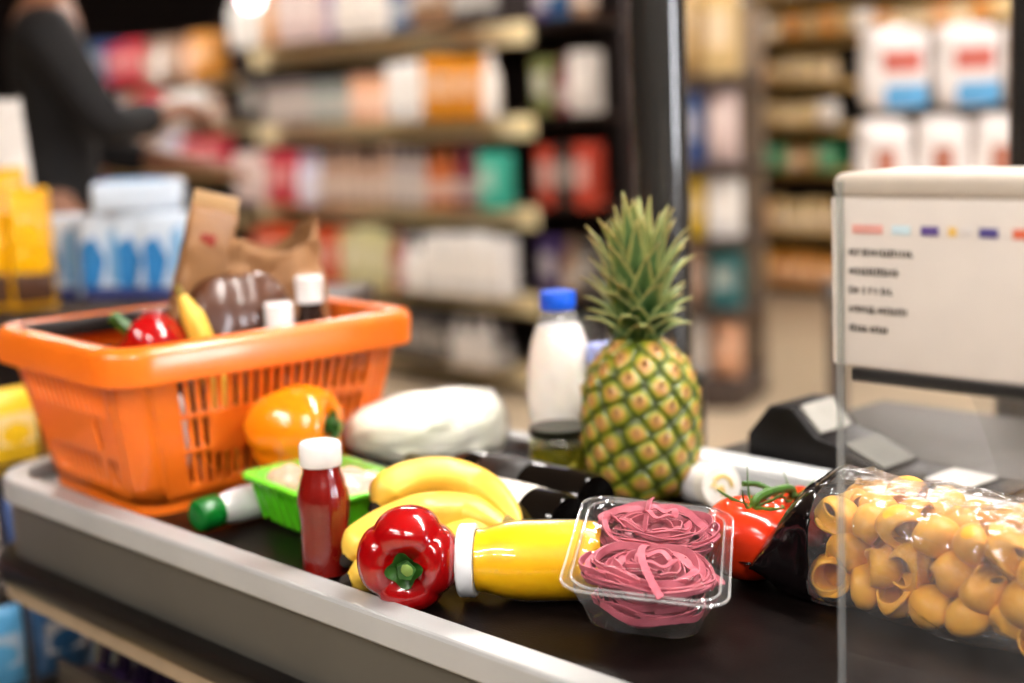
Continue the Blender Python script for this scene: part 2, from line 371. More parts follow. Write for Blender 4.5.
def mask_long(i, j, n):
    if i % 2 == 0: return False
    u = i / n
    if u < .10: return False
    if u < .24: return j in (2, 3, 5, 6, 8)
    if u < .80: return j in (2, 8)
    if u > .95: return False
    return j in (2, 3, 5, 8)
def mask_short(i, j, n):
    if i % 2 == 0: return False
    u = i / n
    if u < .08 or u > .92: return False
    if .72 < u < .80: return j in (5, 6, 8)
    return j in (2, 8)
for p0, p1, n, mk in (((-1, -1), (1, -1), 45, mask_long), ((1, 1), (-1, 1), 45, mask_long), ((-1, 1), (-1, -1), 31, mask_short), ((1, -1), (1, 1), 31, mask_short)):
    obj('side_wall', wall('w', (p0[0], p0[1], 0), (p1[0], p1[1], 0), n, mk), orange, basket, solid=.003)
for sx, sy, a0 in ((1, 1, 0), (-1, 1, PI / 2), (-1, -1, PI), (1, -1, 1.5 * PI)):
    q = newbm()
    def fn(u, v):
        ins = TAP * (1 - v); hx = BL / 2 - .012 - ins; hy = BW / 2 - .012 - ins; a = a0 + u * PI / 2
        return Vector((sx * (hx - .028) + .028 * math.cos(a), sy * (hy - .028) + .028 * math.sin(a), .012 + v * (BH - .012)))
    add_grid(q, fn, 8, 8); obj('corner', q, orange, basket, solid=.003)
q = newbm(); base = rrect(BL / 2 - .012 - TAP, BW / 2 - .012 - TAP, .028)
t = newbm(); A = [t.verts.new(p + Vector((0, 0, .0))) for p in base]; B = [t.verts.new(p + Vector((0, 0, .016))) for p in base]; t.faces.new(A[::-1]); t.faces.new(B)
for k in range(len(A)): k2 = (k + 1) % len(A); t.faces.new((A[k], A[k2], B[k2], B[k]))
merge(q, t); obj('base', q, orange, basket)
q = newbm(); prof = [(-.012, .0), (-.012, .004), (.0, .006), (.010, .004), (.014, 0), (.016, -.005), (.014, -.034), (.011, -.036), (.010, -.034), (.012, -.008), (.008, -.004), (-.006, -.003), (-.009, -.026), (-.012, -.026)]
ring = rrect(BL / 2 - .012, BW / 2 - .012, .036, 8); n = len(ring); rows = []
t = newbm()
for i, p in enumerate(ring):
    d = (ring[(i + 1) % n] - ring[i - 1]).normalized(); o_ = Vector((d.y, -d.x, 0)); rows.append([t.verts.new(p + o_ * a + Vector((0, 0, BH + h))) for a, h in prof])
for i in range(n):
    A, B = rows[i], rows[(i + 1) % n]
    for k in range(len(prof)): k2 = (k + 1) % len(prof); t.faces.new((A[k], B[k], B[k2], A[k2]))
bmesh.ops.recalc_face_normals(t, faces=t.faces[:]); merge(q, t); obj('rim', q, orange, basket)
hm = mat('handle_plastic', '#191514', rough=.4)
q = newbm(); add_box(q, (-.09, BW / 2 - .034, BH - .006), (.25, .020, .022), bev=.006); add_tube(q, [(-.09 + .125, BW / 2 - .034, BH - .006), (.11, BW / 2 - .045, BH - .05)], .005, 8)
add_tube(q, [(-.215, BW / 2 - .034, BH - .006), (-.218, BW / 2 - .03, BH - .05)], .005, 8)
obj('handle', q, hm, basket)

def basket_pt(x, y, z):
    return Vector((bc.x, bc.y, ZB)) + bu * x + Vector((-bu.y, bu.x, 0)) * y + Vector((0, 0, z))

# ------------------------------------------------------------------ bell peppers
def pepper_bm(Rr, H, nl=4, seed=0, ph=0.0):
    rnd = random.Random(seed); w = [rnd.uniform(.92, 1.08) for _ in range(nl)]
    q = newbm()
    def fn(u, v):
        th = 2 * PI * v; a = u * PI; x = (th + ph) / (2 * PI) * nl; k = int(math.floor(x)) % nl; fr_ = x - math.floor(x)
        groove = abs(2 * fr_ - 1)                       # 1 at the groove
        wt = w[k] * (1 - groove * .5) + (w[(k + (1 if fr_ > .5 else -1)) % nl]) * groove * .5
        s = max(0.0, math.sin(a)) ** .72
        lob = wt * (1 - .105 * groove ** 4.0 * min(1, math.sin(a) * 1.6 + .25)) * (1 + .02 * noise.noise(Vector((math.cos(th) * 2, math.sin(th) * 2, u * 3 + seed))))
        r = Rr * s * lob * (1 - .13 * max(0, u - .45) * 1.6)
        z = H * math.cos(a) * .5 * (1 + .10 * (1 - groove))
        q_ = r / Rr
        if a < PI / 2: z -= .27 * H * math.exp(-(q_ / .50) ** 2)
        else: z += (.14 * H + .05 * H * groove) * math.exp(-(q_ / .36) ** 2)
        return Vector((r * math.cos(th), r * math.sin(th), z))
    add_grid(q, fn, 44, 80, closed_v=True)
    bmesh.ops.remove_doubles(q, verts=q.verts[:], dist=1e-6); bmesh.ops.recalc_face_normals(q, faces=q.faces[:]); return q
stemm = mat('pepper_stem', '#2f6418', rough=.45, c2='#132f0a', scale=60)
stemcut = mat('stem_cut', '#6f8a3c', rough=.7)
def pepper(name, label, p, axis, Rr, H, m, seed, nl=4, ph=0, stem_len=.022, bend=(0, 0, 0)):
    r_ = thing(name, label, 'bell pepper', p); r_.rotation_mode = 'QUATERNION'; r_.rotation_quaternion = Vector((0, 0, 1)).rotation_difference(Vector(axis).normalized())
    obj('pepper_body', pepper_bm(Rr, H, nl, seed, ph), m, r_)
    q = newbm(); z0 = H * .285
    def cal(u, v):
        th = 2 * PI * v; rr = Rr * .31 * u * (1 + .16 * math.cos(nl * th)); return Vector((rr * math.cos(th), rr * math.sin(th), z0 + .003 + .085 * H * u * u))
    add_grid(q, cal, 5, 40, closed_v=True)
    bx, by, bz = bend
    add_tube(q, sm([(0, 0, z0 - .004), (bx * .3, by * .3, z0 + stem_len * .4), (bx, by, z0 + stem_len)], 5), [.009] * 4 + [.0075] * 3 + [.0068] * 2 + [.0078] * 2, 10, shape=lambda a: 1 + .1 * math.cos(5 * a))
    st = obj('stem', q, stemm, r_)
    q = newbm(); add_lathe(q, [(0, .0015), (.0045, .001), (.0060, -.0005)], 10, M=Matrix.Translation((bx, by, z0 + stem_len))); obj('stem_cut', q, stemcut, st)
    return r_
redp = mat('pepper_red', '#9a0408', rough=.16, coat=.7, var=.12, scale=14, sss=.1)
orap = mat('pepper_orange', '#f08a0c', rough=.2, coat=.6, var=.08, scale=14, sss=.15, c2='#ee7c08')
rp_ = at(412, 606, ZB); pepper('bell_pepper', 'shiny red bell pepper lying on the belt with its stem toward the front', (rp_.x, rp_.y + .004, ZB + .0425), (-.10, -1, -.06), .0465, .080, redp, 3, 4, .9, .018, (.004, .003, 0))

# ------------------------------------------------------------------ ketchup
def bottle_empty(name, label, cat, p, rot=(0, 0, 0), group=None): return thing(name, label, cat, p, rot, group)
kp = at(328, 574, ZB)
white_cap = mat('white_cap', '#dedcda', rough=.35, var=.02)
k_ = thing('ketchup_bottle', 'small glass bottle of red ketchup with a white cap, standing', 'ketchup bottle', (kp.x, kp.y, ZB)); k_.scale = (1, 1, .87)
prof = [(0, .001), (.0215, .001), (.0238, .004), (.0240, .03), (.0230, .055), (.0240, .068), (.0250, .079), (.0244, .091), (.0215, .104), (.0188, .113), (.0180, .120)]
inner = [(0, .004)] + [(max(0, r - .0012), z) for r, z in prof[2:]] + [(0, .120)]
b = newbm(); add_lathe(b, inner, 48, lobes=lambda a, z: 1 + (.016 * math.cos(16 * a) if .064 < z < .116 else 0)); obj('ketchup', b, mat('ketchup', '#74100a', rough=.22, var=.12, scale=20, sss=.08, coat=.25), k_)
b = newbm(); add_lathe(b, prof, 48, lobes=lambda a, z: 1 + (.016 * math.cos(16 * a) if .064 < z < .116 else 0)); obj('glass', b, film('clear_glass', gloss=.9, rough=.03), k_)
b = newbm(); add_lathe(b, [(0, .146), (.0175, .146), (.0190, .1445), (.0196, .142), (.0196, .1225), (.0188, .121), (0, .121)], 60, lobes=lambda a, z: 1 + (.006 * math.cos(60 * a) if .123 < z < .143 else 0)); obj('cap', b, white_cap, k_)

# ------------------------------------------------------------------ juice bottle lying
jc = at(468, 605, ZB); jd = Vector((1, -.13, 0)).normalized()
j_ = thing('juice_bottle', 'glass bottle of orange juice lying on its side with a white lid', 'juice bottle', (jc.x - .006, jc.y + .014, ZB + .0360)); j_.scale = (1.055, 1.055, .93); j_.rotation_mode = 'QUATERNION'; j_.rotation_quaternion = Vector((0, 0, 1)).rotation_difference(jd)
outer = [(.0262, .016), (.0268, .022), (.0272, .026), (.0295, .034), (.0325, .048), (.0338, .064), (.0338, .112), (.0325, .128), (.029, .142), (.026, .150), (.024, .1515), (.014, .148), (0, .147)]
b = newbm(); add_lathe(b, [(0, .017), (.0250, .017), (.0258, .026)] + [(r - .0012, z) for r, z in outer[3:8]] + [(.028, .134), (0, .136)], 48); obj('juice', b, mat('orange_juice', '#f7ba10', rough=.35, var=.03, sss=.25, coat=.3), j_)
b = newbm(); add_lathe(b, outer, 48); obj('glass', b, MATS['clear_glass'], j_)
b = newbm(); add_lathe(b, [(0, 0), (.0285, 0), (.0302, .0015), (.0305, .003), (.0305, .0145), (.0295, .016), (.026, .0165)], 48); obj('lid', b, mat('white_lid', '#e9ebee', rough=.28, coat=.3, var=.02), j_)

# ------------------------------------------------------------------ bananas
def banana_part(parent, pts, R0, tipdir):
    P = sm(pts, 7); n = len(P); rad = []
    for i in range(n):
        u = i / (n - 1); r = R0 * min(1, (.42 + 4.2 * u) if u < .16 else 1) * (1 if u < .72 else max(.30, 1 - ((u - .72) / .28) ** 1.1 * .72)); rad.append(r)
    q = newbm(); add_tube(q, P, rad, 20, shape=lambda a: 1 + .06 * math.cos(5 * a)); bb = obj('banana', q, MATS['banana_skin'], parent)
    q = newbm(); d = (P[0] - P[2]).normalized(); add_tube(q, [P[0] - d * .001, P[0] + d * .005, P[0] + d * .009], [rad[0] * 1.02, rad[0] * .85, rad[0] * .5], 12); obj('blossom_tip', q, mat('banana_tip', '#1d120a', rough=.8), bb)
    return bb
mat('banana_skin', '#ebc552', rough=.42, c2='#dcae38', scale=25, var=.1, coat=.1, sss=.08, stretch=(1, 1, 1))
bo = aty(430, 560, 1.30); bo.z = ZB
ban = thing('banana_bunch', 'bunch of ripe yellow bananas between the ketchup and the red pepper', 'bananas', bo)
def bl(x, y, Y): return aty(x, y, Y) - bo
banana_part(ban, [bl(377, 506, 1.335), bl(388, 490, 1.345), bl(412, 479, 1.36), bl(445, 476, 1.37), bl(478, 487, 1.37), bl(505, 508, 1.335), bl(519, 526, 1.308)], .0185, 0)
banana_part(ban, [bl(349, 558, 1.275), bl(362, 543, 1.28), bl(390, 526, 1.30), bl(425, 514, 1.315), bl(462, 514, 1.33), bl(492, 524, 1.315), bl(512, 531, 1.305)], .0190, 0)
banana_part(ban, [bl(350, 580, 1.255), bl(366, 574, 1.26), bl(395, 562, 1.285), bl(430, 547, 1.305), bl(465, 537, 1.31), bl(495, 536, 1.308), bl(512, 533, 1.304)], .0165, 0)
q = newbm(); add_tube(q, [bl(503, 521, 1.312), bl(514, 529, 1.308), bl(521, 537, 1.303)], [.008, .0085, .007], 10); obj('stalk', q, mat('banana_stalk', '#7d6a2a', rough=.7), ban)

# ------------------------------------------------------------------ wine bottles (lying)
winem = mat('dark_glass', '#070504', rough=.10, coat=.2, var=.1, spec=.4)
def wine(label, a, c, lab_at, R0=.036, cap='#201a10'):
    d = (c - a); Ln = d.length; r_ = thing('wine_bottle', label, 'bottle', a, group='dark bottles lying behind the bananas'); r_.rotation_mode = 'QUATERNION'; r_.rotation_quaternion = Vector((0, 0, 1)).rotation_difference(d.normalized())
    pr = [(0, .012), (R0 * .6, .004), (R0 * .92, 0), (R0, .006), (R0, Ln * .60), (R0 * .93, Ln * .66), (R0 * .70, Ln * .72), (R0 * .42, Ln * .78), (R0 * .37, Ln * .83), (R0 * .36, Ln * .95), (R0 * .41, Ln * .955), (R0 * .41, Ln * .975), (0, Ln * .976)]
    q = newbm(); add_lathe(q, pr, 40); obj('glass_body', q, winem, r_)
    if lab_at:
        z0, z1, m = lab_at; q = newbm(); add_lathe(q, [(R0 + .0005, z0), (R0 + .0005, z1)], 48); o = obj('paper_label', q, m, r_, solid=.0004)
        q = newbm(); rnd = random.Random(4)
        for k in range(9 if m is lab_white else 0):
            zz = z0 + (z1 - z0) * (.2 + .07 * k)
            for w in range(14):
                aa = -2.6 + w * .32 + rnd.uniform(-.05, .05)
                if rnd.random() < .25: continue
                c0 = Vector(((R0 + .0011) * math.cos(aa), (R0 + .0011) * math.sin(aa), zz)); add_box(q, (0, 0, 0), (.0006, .006, .0012), M=Matrix.Translation(c0) @ Matrix.Rotation(aa, 4, 'Z'))
        obj('label_print', q, mat('label_ink', '#b3aaa0', rough=.7), o) if m is lab_white else q.free()
    q = newbm(); add_lathe(q, [(R0 * .38, Ln * .80), (R0 * .43, Ln * .802), (R0 * .43, Ln * .985), (R0 * .40, Ln * .99), (0, Ln * .99)], 30); obj('neck_foil', q, mat('foil_' + cap[1:], cap, rough=.3, metal=.3), r_)
    return r_
lab_white = mat('label_paper', '#e9e3d8', rough=.6, var=.03)
wine('dark bottle with white paper label, in front, lying behind the bananas', bt(-.935, .934, ZB + .0315), bt(-1.245, .934, ZB + .0315), (.044, .112, lab_white), .031)
wine('dark bottle lying further back, up against the pineapple', bt(-.965, 1.001, ZB + .0325), bt(-1.255, 1.001, ZB + .0325), (.085, .150, mat('label_dark', '#1b1512', rough=.5)), .032, '#3a3a10')

# ------------------------------------------------------------------ milk, small bottle, pickle jar
mp_ = aty(564, 480, 1.655)
mk = thing('milk_bottle', 'plastic bottle of white milk with a bright blue cap', 'milk bottle', (mp_.x, mp_.y, ZB)); mk.scale = (.97, .97, .955)
pr = [(0, .002), (.030, .002), (.033, .005), (.0335, .012), (.0315, .02), (.0325, .03), (.0365, .05), (.0395, .075), (.0410, .10), (.0405, .125), (.0375, .148), (.0325, .168), (.0265, .185), (.0215, .196), (.0195, .202), (.0195, .206)]
b = newbm(); add_lathe(b, [(0, .004)] + [(r - .001, z) for r, z in pr[1:12]] + [(.0262, .183), (0, .183)], 44); obj('milk', b, mat('milk', '#fbf4e8', rough=.4, var=.02, sss=.2), mk)
b = newbm(); add_lathe(b, pr, 44); obj('bottle_shell', b, film('milky_plastic', gloss=.7, rough=.12, haze=.14), mk)
b = newbm(); add_lathe(b, [(.0188, .203), (.0205, .203), (.0212, .205), (.0212, .222), (.0200, .2245), (0, .225)], 60, lobes=lambda a, z: 1 + (.008 * math.cos(50 * a) if .204 < z < .223 else 0)); obj('cap', b, mat('blue_cap', '#0a57d8', rough=.35, var=.03), mk)
sp_ = aty(607, 470, 1.635)
sb = thing('milk_bottle', 'small white bottle with a pale blue cap, half hidden behind the pineapple', 'milk bottle', (sp_.x, sp_.y, ZB))
b = newbm(); add_lathe(b, [(0, 0), (.024, 0), (.0255, .003), (.0255, .09), (.023, .11), (.0165, .128), (.0155, .134), (0, .134)], 36); obj('bottle_body', b, mat('white_plastic', '#d9d6d6', rough=.35, var=.03), sb)
b = newbm(); add_lathe(b, [(.0155, .132), (.0178, .132), (.018, .134), (.018, .152), (.017, .154), (0, .1545)], 40); obj('cap', b, mat('pale_blue_cap', '#aab6f0', rough=.35, var=.05), sb)
jp = aty(562, 480, 1.562)
jr = thing('pickle_jar', 'squat glass jar of green pickles in front of the milk bottle', 'jar', (jp.x, jp.y, ZB))
b = newbm(); add_lathe(b, [(0, .001), (.033, .001), (.036, .005), (.036, .058), (.033, .066), (.031, .069)], 40); obj('glass', b, film('tinted_glass', tint=(.9, .92, .78), gloss=.9, rough=.03), jr)
b = newbm(); rnd = random.Random(5)
add_lathe(b, [(0, .003), (.0315, .003), (.0335, .006), (.0335, .056), (0, .057)], 30, mi=0)
jin = obj('brine', b, mat('brine', '#7a7020', rough=.2, var=.3, scale=60, c2='#4a4814'), jr)
b = newbm()
for k in range(16):
    a = k / 16 * 2 * PI; z = .016 + .024 * (k % 2) + rnd.uniform(-.004, .004)
    add_tube(b, [(.0265 * math.cos(a), .0265 * math.sin(a), z - .010), (.0275 * math.cos(a), .0275 * math.sin(a), z), (.0265 * math.cos(a), .0265 * math.sin(a), z + .010)], [.004, .0085, .004], 8)
obj('pickles', b, mat('pickle', '#bda82c', rough=.4, c2='#77781e', scale=90), jr)
b = newbm(); add_lathe(b, [(.030, .067), (.0335, .067), (.0345, .0685), (.0345, .0755), (.033, .077), (0, .077)], 44); obj('lid', b, mat('dark_lid', '#23251a', rough=.3, metal=.4), jr)

# ------------------------------------------------------------------ pineapple
pn = aty(643, 492, 1.535)
pin = thing('pineapple', 'whole ripe pineapple with a spiky green crown, standing upright', 'pineapple', (pn.x, pn.y, ZB))
PH, PR = .175, .060
def pr_at(z):
    u = z / PH; return PR * max(0.02, (1 - abs(2 * u - .92) ** 3.4 * (.62 if u < .46 else .50))) * (1 if u > .03 else .80 + u * 6.6)
NE = 104; eyes = []
for i in range(NE):
    eyes.append((i * PI * (3 - math.sqrt(5)) + random.uniform(-.06, .06), .004 + (PH - .006) * (i + .5) / NE + random.uniform(-.0013, .0013)))
NU, NV = 130, 150; vals = []; q = newbm(); V = []
ea = np.array([e[0] % (2 * PI) for e in eyes]); ez = np.array([e[1] for e in eyes]); CELL = .0140
for i in range(NU + 1):
    z = PH * i / NU; r = pr_at(z); row = []
    for j in range(NV):
        th = 2 * PI * j / NV; da = (ea - th + PI) % (2 * PI) - PI; d = np.sqrt((da * r) ** 2 + ((ez - z) * 1.0) ** 2); ds = np.partition(d, 1); d1 = ds[0]; gap = ds[1] - ds[0]
        e = max(0.0, 1 - d1 / CELL); g = min(1.0, gap / .006)
        h = .0066 * (1 - (1 - g) ** 2) * (.5 + .5 * e)
        vals.append(min(1.0, g * .10 + e * .88)); rr = r + h; row.append(q.verts.new((rr * math.cos(th), rr * math.sin(th), z)))
    V.append(row)
for i in range(NU):
    for j in range(NV): j2 = (j + 1) % NV; q.faces.new((V[i][j], V[i][j2], V[i + 1][j2], V[i + 1][j]))
q.faces.new(V[0][::-1]); q.faces.new(V[-1])
po = obj('fruit_body', q, attrmat('pineapple_skin', 'eye', [(.0, '#2f3a0a'), (.24, '#5f6e16'), (.44, '#918a22'), (.66, '#b88a46'), (1.0, '#ad7a4e')], rough=.42, coat=.15, nscale=90, namt=.14, bump=.25, bscale=350), pin)
setattr_f(po, 'eye', vals)
q = newbm()
for a, z in eyes:
    r = pr_at(z) + .0045; d = Vector((math.cos(a), math.sin(a), 0)); tgt = d * (r + .0045) + Vector((0, 0, z + .009)); s_ = Vector((-d.y, d.x, 0))
    p0 = d * (r - .001) + Vector((0, 0, z - .002)); vs = [q.verts.new(p0 + s_ * .0055), q.verts.new(p0 - s_ * .0055), q.verts.new(p0 + d * .0022 + Vector((0, 0, -.001))), q.verts.new(tgt)]
    q.faces.new((vs[0], vs[2], vs[3])); q.faces.new((vs[2], vs[1], vs[3])); q.faces.new((vs[1], vs[0], vs[3]))
obj('bracts', q, mat('bract', '#b58a58', rough=.7, c2='#7c5a34', scale=120), pin)
q = newbm(); lv = []; rnd = random.Random(21); NL = 78
for i in range(NL):
    u = i / (NL - 1); a = i * PI * (3 - math.sqrt(5)) + rnd.uniform(-.15, .15)
    ln = (.046 + .060 * min(1, u * 1.5)) * rnd.uniform(.85, 1.12); tilt0 = 1.25 - 1.12 * u ** .75; curl = .75 * (1 - u) + rnd.uniform(-.1, .45); w0 = .0168 * rnd.uniform(.85, 1.15)
    z0 = .000 + .045 * u; r0 = .016 * (1 - u * .7)
    dirh = Vector((math.cos(a), math.sin(a), 0)); sd = Vector((-dirh.y, dirh.x, 0)); P = dirh * r0 + Vector((0, 0, PH - .003 + z0)); ang = tilt0 * .55; K = 12; rows = []
    for k in range(K + 1):
        s_ = k / K; w = w0 * (1 - s_ ** 1.7) * (1 if s_ > .15 else .75 + s_ * 1.66) + .0004
        d = dirh * math.sin(ang) + Vector((0, 0, math.cos(ang))); nn = dirh * math.cos(ang) - Vector((0, 0, math.sin(ang)))
        rows.append([q.verts.new(P + sd * (w * c) + nn * (-.32 * w * (1 - c * c) * 1.0 + 0)) for c in (-1, -.5, 0, .5, 1)])
        for c in (-1, -.5, 0, .5, 1): lv.append(min(1, .12 + .5 * s_ + .35 * abs(c) ** 3 + rnd.uniform(-.03, .03) + (.3 if rnd.random() < .0 else 0)))
        P = P + d * (ln / K); ang += (tilt0 * .45 + curl * s_) / K * 1.25
    for A, B in zip(rows, rows[1:]):
        for c in range(4): q.faces.new((A[c], A[c + 1], B[c + 1], B[c]))
co = obj('crown', q, attrmat('crown_leaf', 'leaf', [(0, '#5f7a3a'), (.25, '#31552c'), (.5, '#5d7c4a'), (.75, '#a9aa66'), (1, '#9a7c42')], rough=.4, nscale=40, namt=.2), pin, solid=.0011)
setattr_f(co, 'leaf', lv)

# ------------------------------------------------------------------ cabbage
cp = aty(427, 455, 1.685)
cab = thing('cabbage', 'large pale white cabbage wrapped in clear film, beside the basket', 'cabbage', (cp.x, cp.y, ZB), (0, 0, math.radians(10))); cab.scale = (1.03, .95, .87)
def cabsurf(u, v, k=1.0):
    a = u * PI; th = 2 * PI * v; x = -.092 * math.cos(a); s = math.sin(a) ** .62 * (.62 + .38 * u ** .8 if u < .8 else 1 - .2 * (u - .8) * 0)
    ry, rz = .056 * s, .058 * s * (1 + .12 * (u - .4))
    n_ = 1 + .035 * noise.noise(Vector((x * 30, math.cos(th) * 2.2, math.sin(th) * 2.2))) + .02 * math.cos(9 * th + 3 * x * 30)
    return Vector((x * k, ry * math.cos(th) * n_ * k, .060 + rz * math.sin(th) * n_ * k))
q = newbm(); add_grid(q, lambda u, v: cabsurf(u, v), 40, 64, closed_v=True); bmesh.ops.remove_doubles(q, verts=q.verts[:], dist=1e-6)
obj('cabbage_head', q, mat('cabbage_leaf', '#fbf8ee', rough=.4, c2='#eef0da', scale=18, coat=.2, sss=.3), cab)
for i, (v0, v1, u0, u1) in enumerate(((.02, .30, .05, .97), (.18, .47, .12, .99), (.55, .90, .05, .9), (.36, .62, .1, .95))):
    q = newbm()
    def lf(u, v):
        uu = u0 + (u1 - u0) * u; vv = v0 + (v1 - v0) * v; edge = max(abs(2 * u - 1), abs(2 * v - 1)); p = cabsurf(uu, vv, 1.0); c = Vector((p.x, 0, .060)); d = (p - c)
        f = 1.035 + .012 * i + .034 * edge ** 6 * (1 + .8 * math.sin(u * 34 + v * 17)); return c + d * f
    add_grid(q, lf, 34, 20); obj('outer_leaf', q, mat('outer_leaf', '#fbf9f0', rough=.38, c2='#e8edcc', scale=9, coat=.25), cab, solid=.0012)
q = newbm(); add_grid(q, lambda u, v: (lambda p: Vector((p.x * 1.06, p.y * 1.10, max(.001, .060 + (p.z - .060) * 1.10 + .003 * noise.noise(p * 60)))))(cabsurf(u, v, 1.0)), 40, 64, closed_v=True)
obj('cling_film', q, film('cling_film', gloss=.9, rough=.08, haze=.10, bump=.5, bscale=70), cab)

# orange pepper leaning on the basket
op = aty(296, 429, 1.578)
pepper('bell_pepper', 'orange bell pepper leaning against the shopping basket behind the ketchup', (op.x, op.y, op.z), (.93, -.20, .10), .0535, .111, orap, 9, 3, 1.3, .02, (.004, .0, 0))

# ------------------------------------------------------------------ meat tray and green capped bottle
tA = Vector((-.188, 1.355, 0)); tdl = Vector((-.60, .80, 0)).normalized(); tdr = Vector((.80, .60, 0))
tray = thing('meat_tray', 'bright green plastic tray of pale meat pieces under film, behind the ketchup', 'food tray', (0, 0, 0), (0, 0, 0))
TLn, TWn, THt = .172, .112, .057
tc_ = tA + tdl * (TLn / 2) + tdr * (TWn / 2); tray.location = (tc_.x, tc_.y, ZB); tray.rotation_euler = (0, 0, math.atan2(tdl.y, tdl.x))
greenm = mat('green_tray', '#58c81a', rough=.35, var=.1, scale=12, sss=.15, c2='#6cdc26')
q = newbm()
def ringpts(hx, hy, r, z): return [p + Vector((0, 0, z)) for p in rrect(hx, hy, r, 6)]
levels = [(TLn / 2 - .03, TWn / 2 - .03, .015, .003), (TLn / 2 - .022, TWn / 2 - .022, .018, .003), (TLn / 2 - .017, TWn / 2 - .017, .02, .008), (TLn / 2 - .004, TWn / 2 - .004, .02, THt - .002), (TLn / 2, TWn / 2, .022, THt), (TLn / 2 + .005, TWn / 2 + .005, .024, THt - .001), (TLn / 2 + .005, TWn / 2 + .005, .024, THt - .005)]
def add_rings(q, levels, fn=None, cap0=True):
    t = newbm(); rows = [[t.verts.new(p) for p in ringpts(*l)] for l in levels]
    for A, B in zip(rows, rows[1:]):
        for k in range(len(A)): k2 = (k + 1) % len(A); t.faces.new((A[k], A[k2], B[k2], B[k]))
    if cap0: t.faces.new(rows[0])
    bmesh.ops.recalc_face_normals(t, faces=t.faces[:]); merge(q, t)
add_rings(q, levels)
for k in range(9):
    for sy in (-1, 1): add_tube(q, [(-.07 + k * .0175, sy * (TWn / 2 - .0175), .008), (-.07 + k * .0175, sy * (TWn / 2 - .004), THt - .004)], .0022, 6)
obj('tray_shell', q, greenm, tray, solid=.0015)
meatm = mat('pale_meat', '#e3c6b4', rough=.3, c2='#d8a48e', scale=45, coat=.4, sss=.2)
rnd = random.Random(8)
for k, (x, y, rx, ry, rz, a) in enumerate(((-.055, -.018, .030, .022, .020, .3), (-.05, .022, .028, .02, .021, -.4), (-.012, -.02, .027, .022, .024, .9), (-.005, .02, .030, .021, .022, .1), (.035, -.018, .028, .022, .022, -.7), (.045, .02, .030, .020, .024, .5))):
    q = newbm()
    def fn(u, v):
        aa = u * PI; th = 2 * PI * v; p = Vector((rx * math.sin(aa) * math.cos(th), ry * math.sin(aa) * math.sin(th), rz * math.cos(aa))); return p * (1 + .16 * noise.noise(p * 55 + Vector((k, k, k))))
    add_grid(q, fn, 16, 24, closed_v=True); mo = obj('meat_piece', q, meatm, None, (0, 0, 0), (0, 0, a))
    tag(mo, 'pale piece of meat in the green tray, ' + ['front left', 'back left', 'front middle', 'back middle', 'front right', 'back right'][k] + ' of six', 'meat', 'meat pieces in the green tray')
    wp = Matrix.Rotation(tray.rotation_euler.z, 4, 'Z') @ Vector((x, y, 0)); mo.location = (tc_.x + wp.x, tc_.y + wp.y, ZB + .016 + rz * 1.05); mo.rotation_euler = (0, 0, a + tray.rotation_euler.z)
q = newbm()
def flm(u, v):
    x = (u - .5) * (TLn + .006); y = (v - .5) * (TWn + .006); e = (1 - abs(2 * u - 1) ** 4) * (1 - abs(2 * v - 1) ** 4); return Vector((x, y, THt + .011 * e + .0025 * e * noise.noise(Vector((x * 70, y * 70, 1)))))
add_grid(q, flm, 30, 20); obj('film_cover', q, film('tray_film', gloss=.9, rough=.08, haze=.05, bump=.6, bscale=60), tray)
gp = at(210, 532, ZB); gd = Vector((.70, .71, .0)).normalized()
gb = thing('dressing_bottle', 'white plastic bottle with a green cap lying beside the basket', 'bottle', (gp.x - .012, gp.y - .008, ZB + .0195)); gb.rotation_mode = 'QUATERNION'; gb.rotation_quaternion = Vector((0, 0, 1)).rotation_difference(gd)
b = newbm(); add_lathe(b, [(0, 0), (.0135, 0), (.0165, .002), (.0175, .005), (.0178, .026), (.017, .028), (0, .028)], 44, lobes=lambda a, z: 1 + (.015 * math.cos(22 * a) if .004 < z < .027 else 0)); obj('cap', b, mat('green_cap', '#06611f', rough=.3, var=.05), gb)
b = newbm(); add_lathe(b, [(0, .027), (.0155, .027), (.0158, .034), (.0175, .044), (.0185, .052), (.0185, .14), (.0165, .146), (0, .147)], 40); obj('bottle_body', b, mat('white_plastic', '#d9d6d6'), gb)

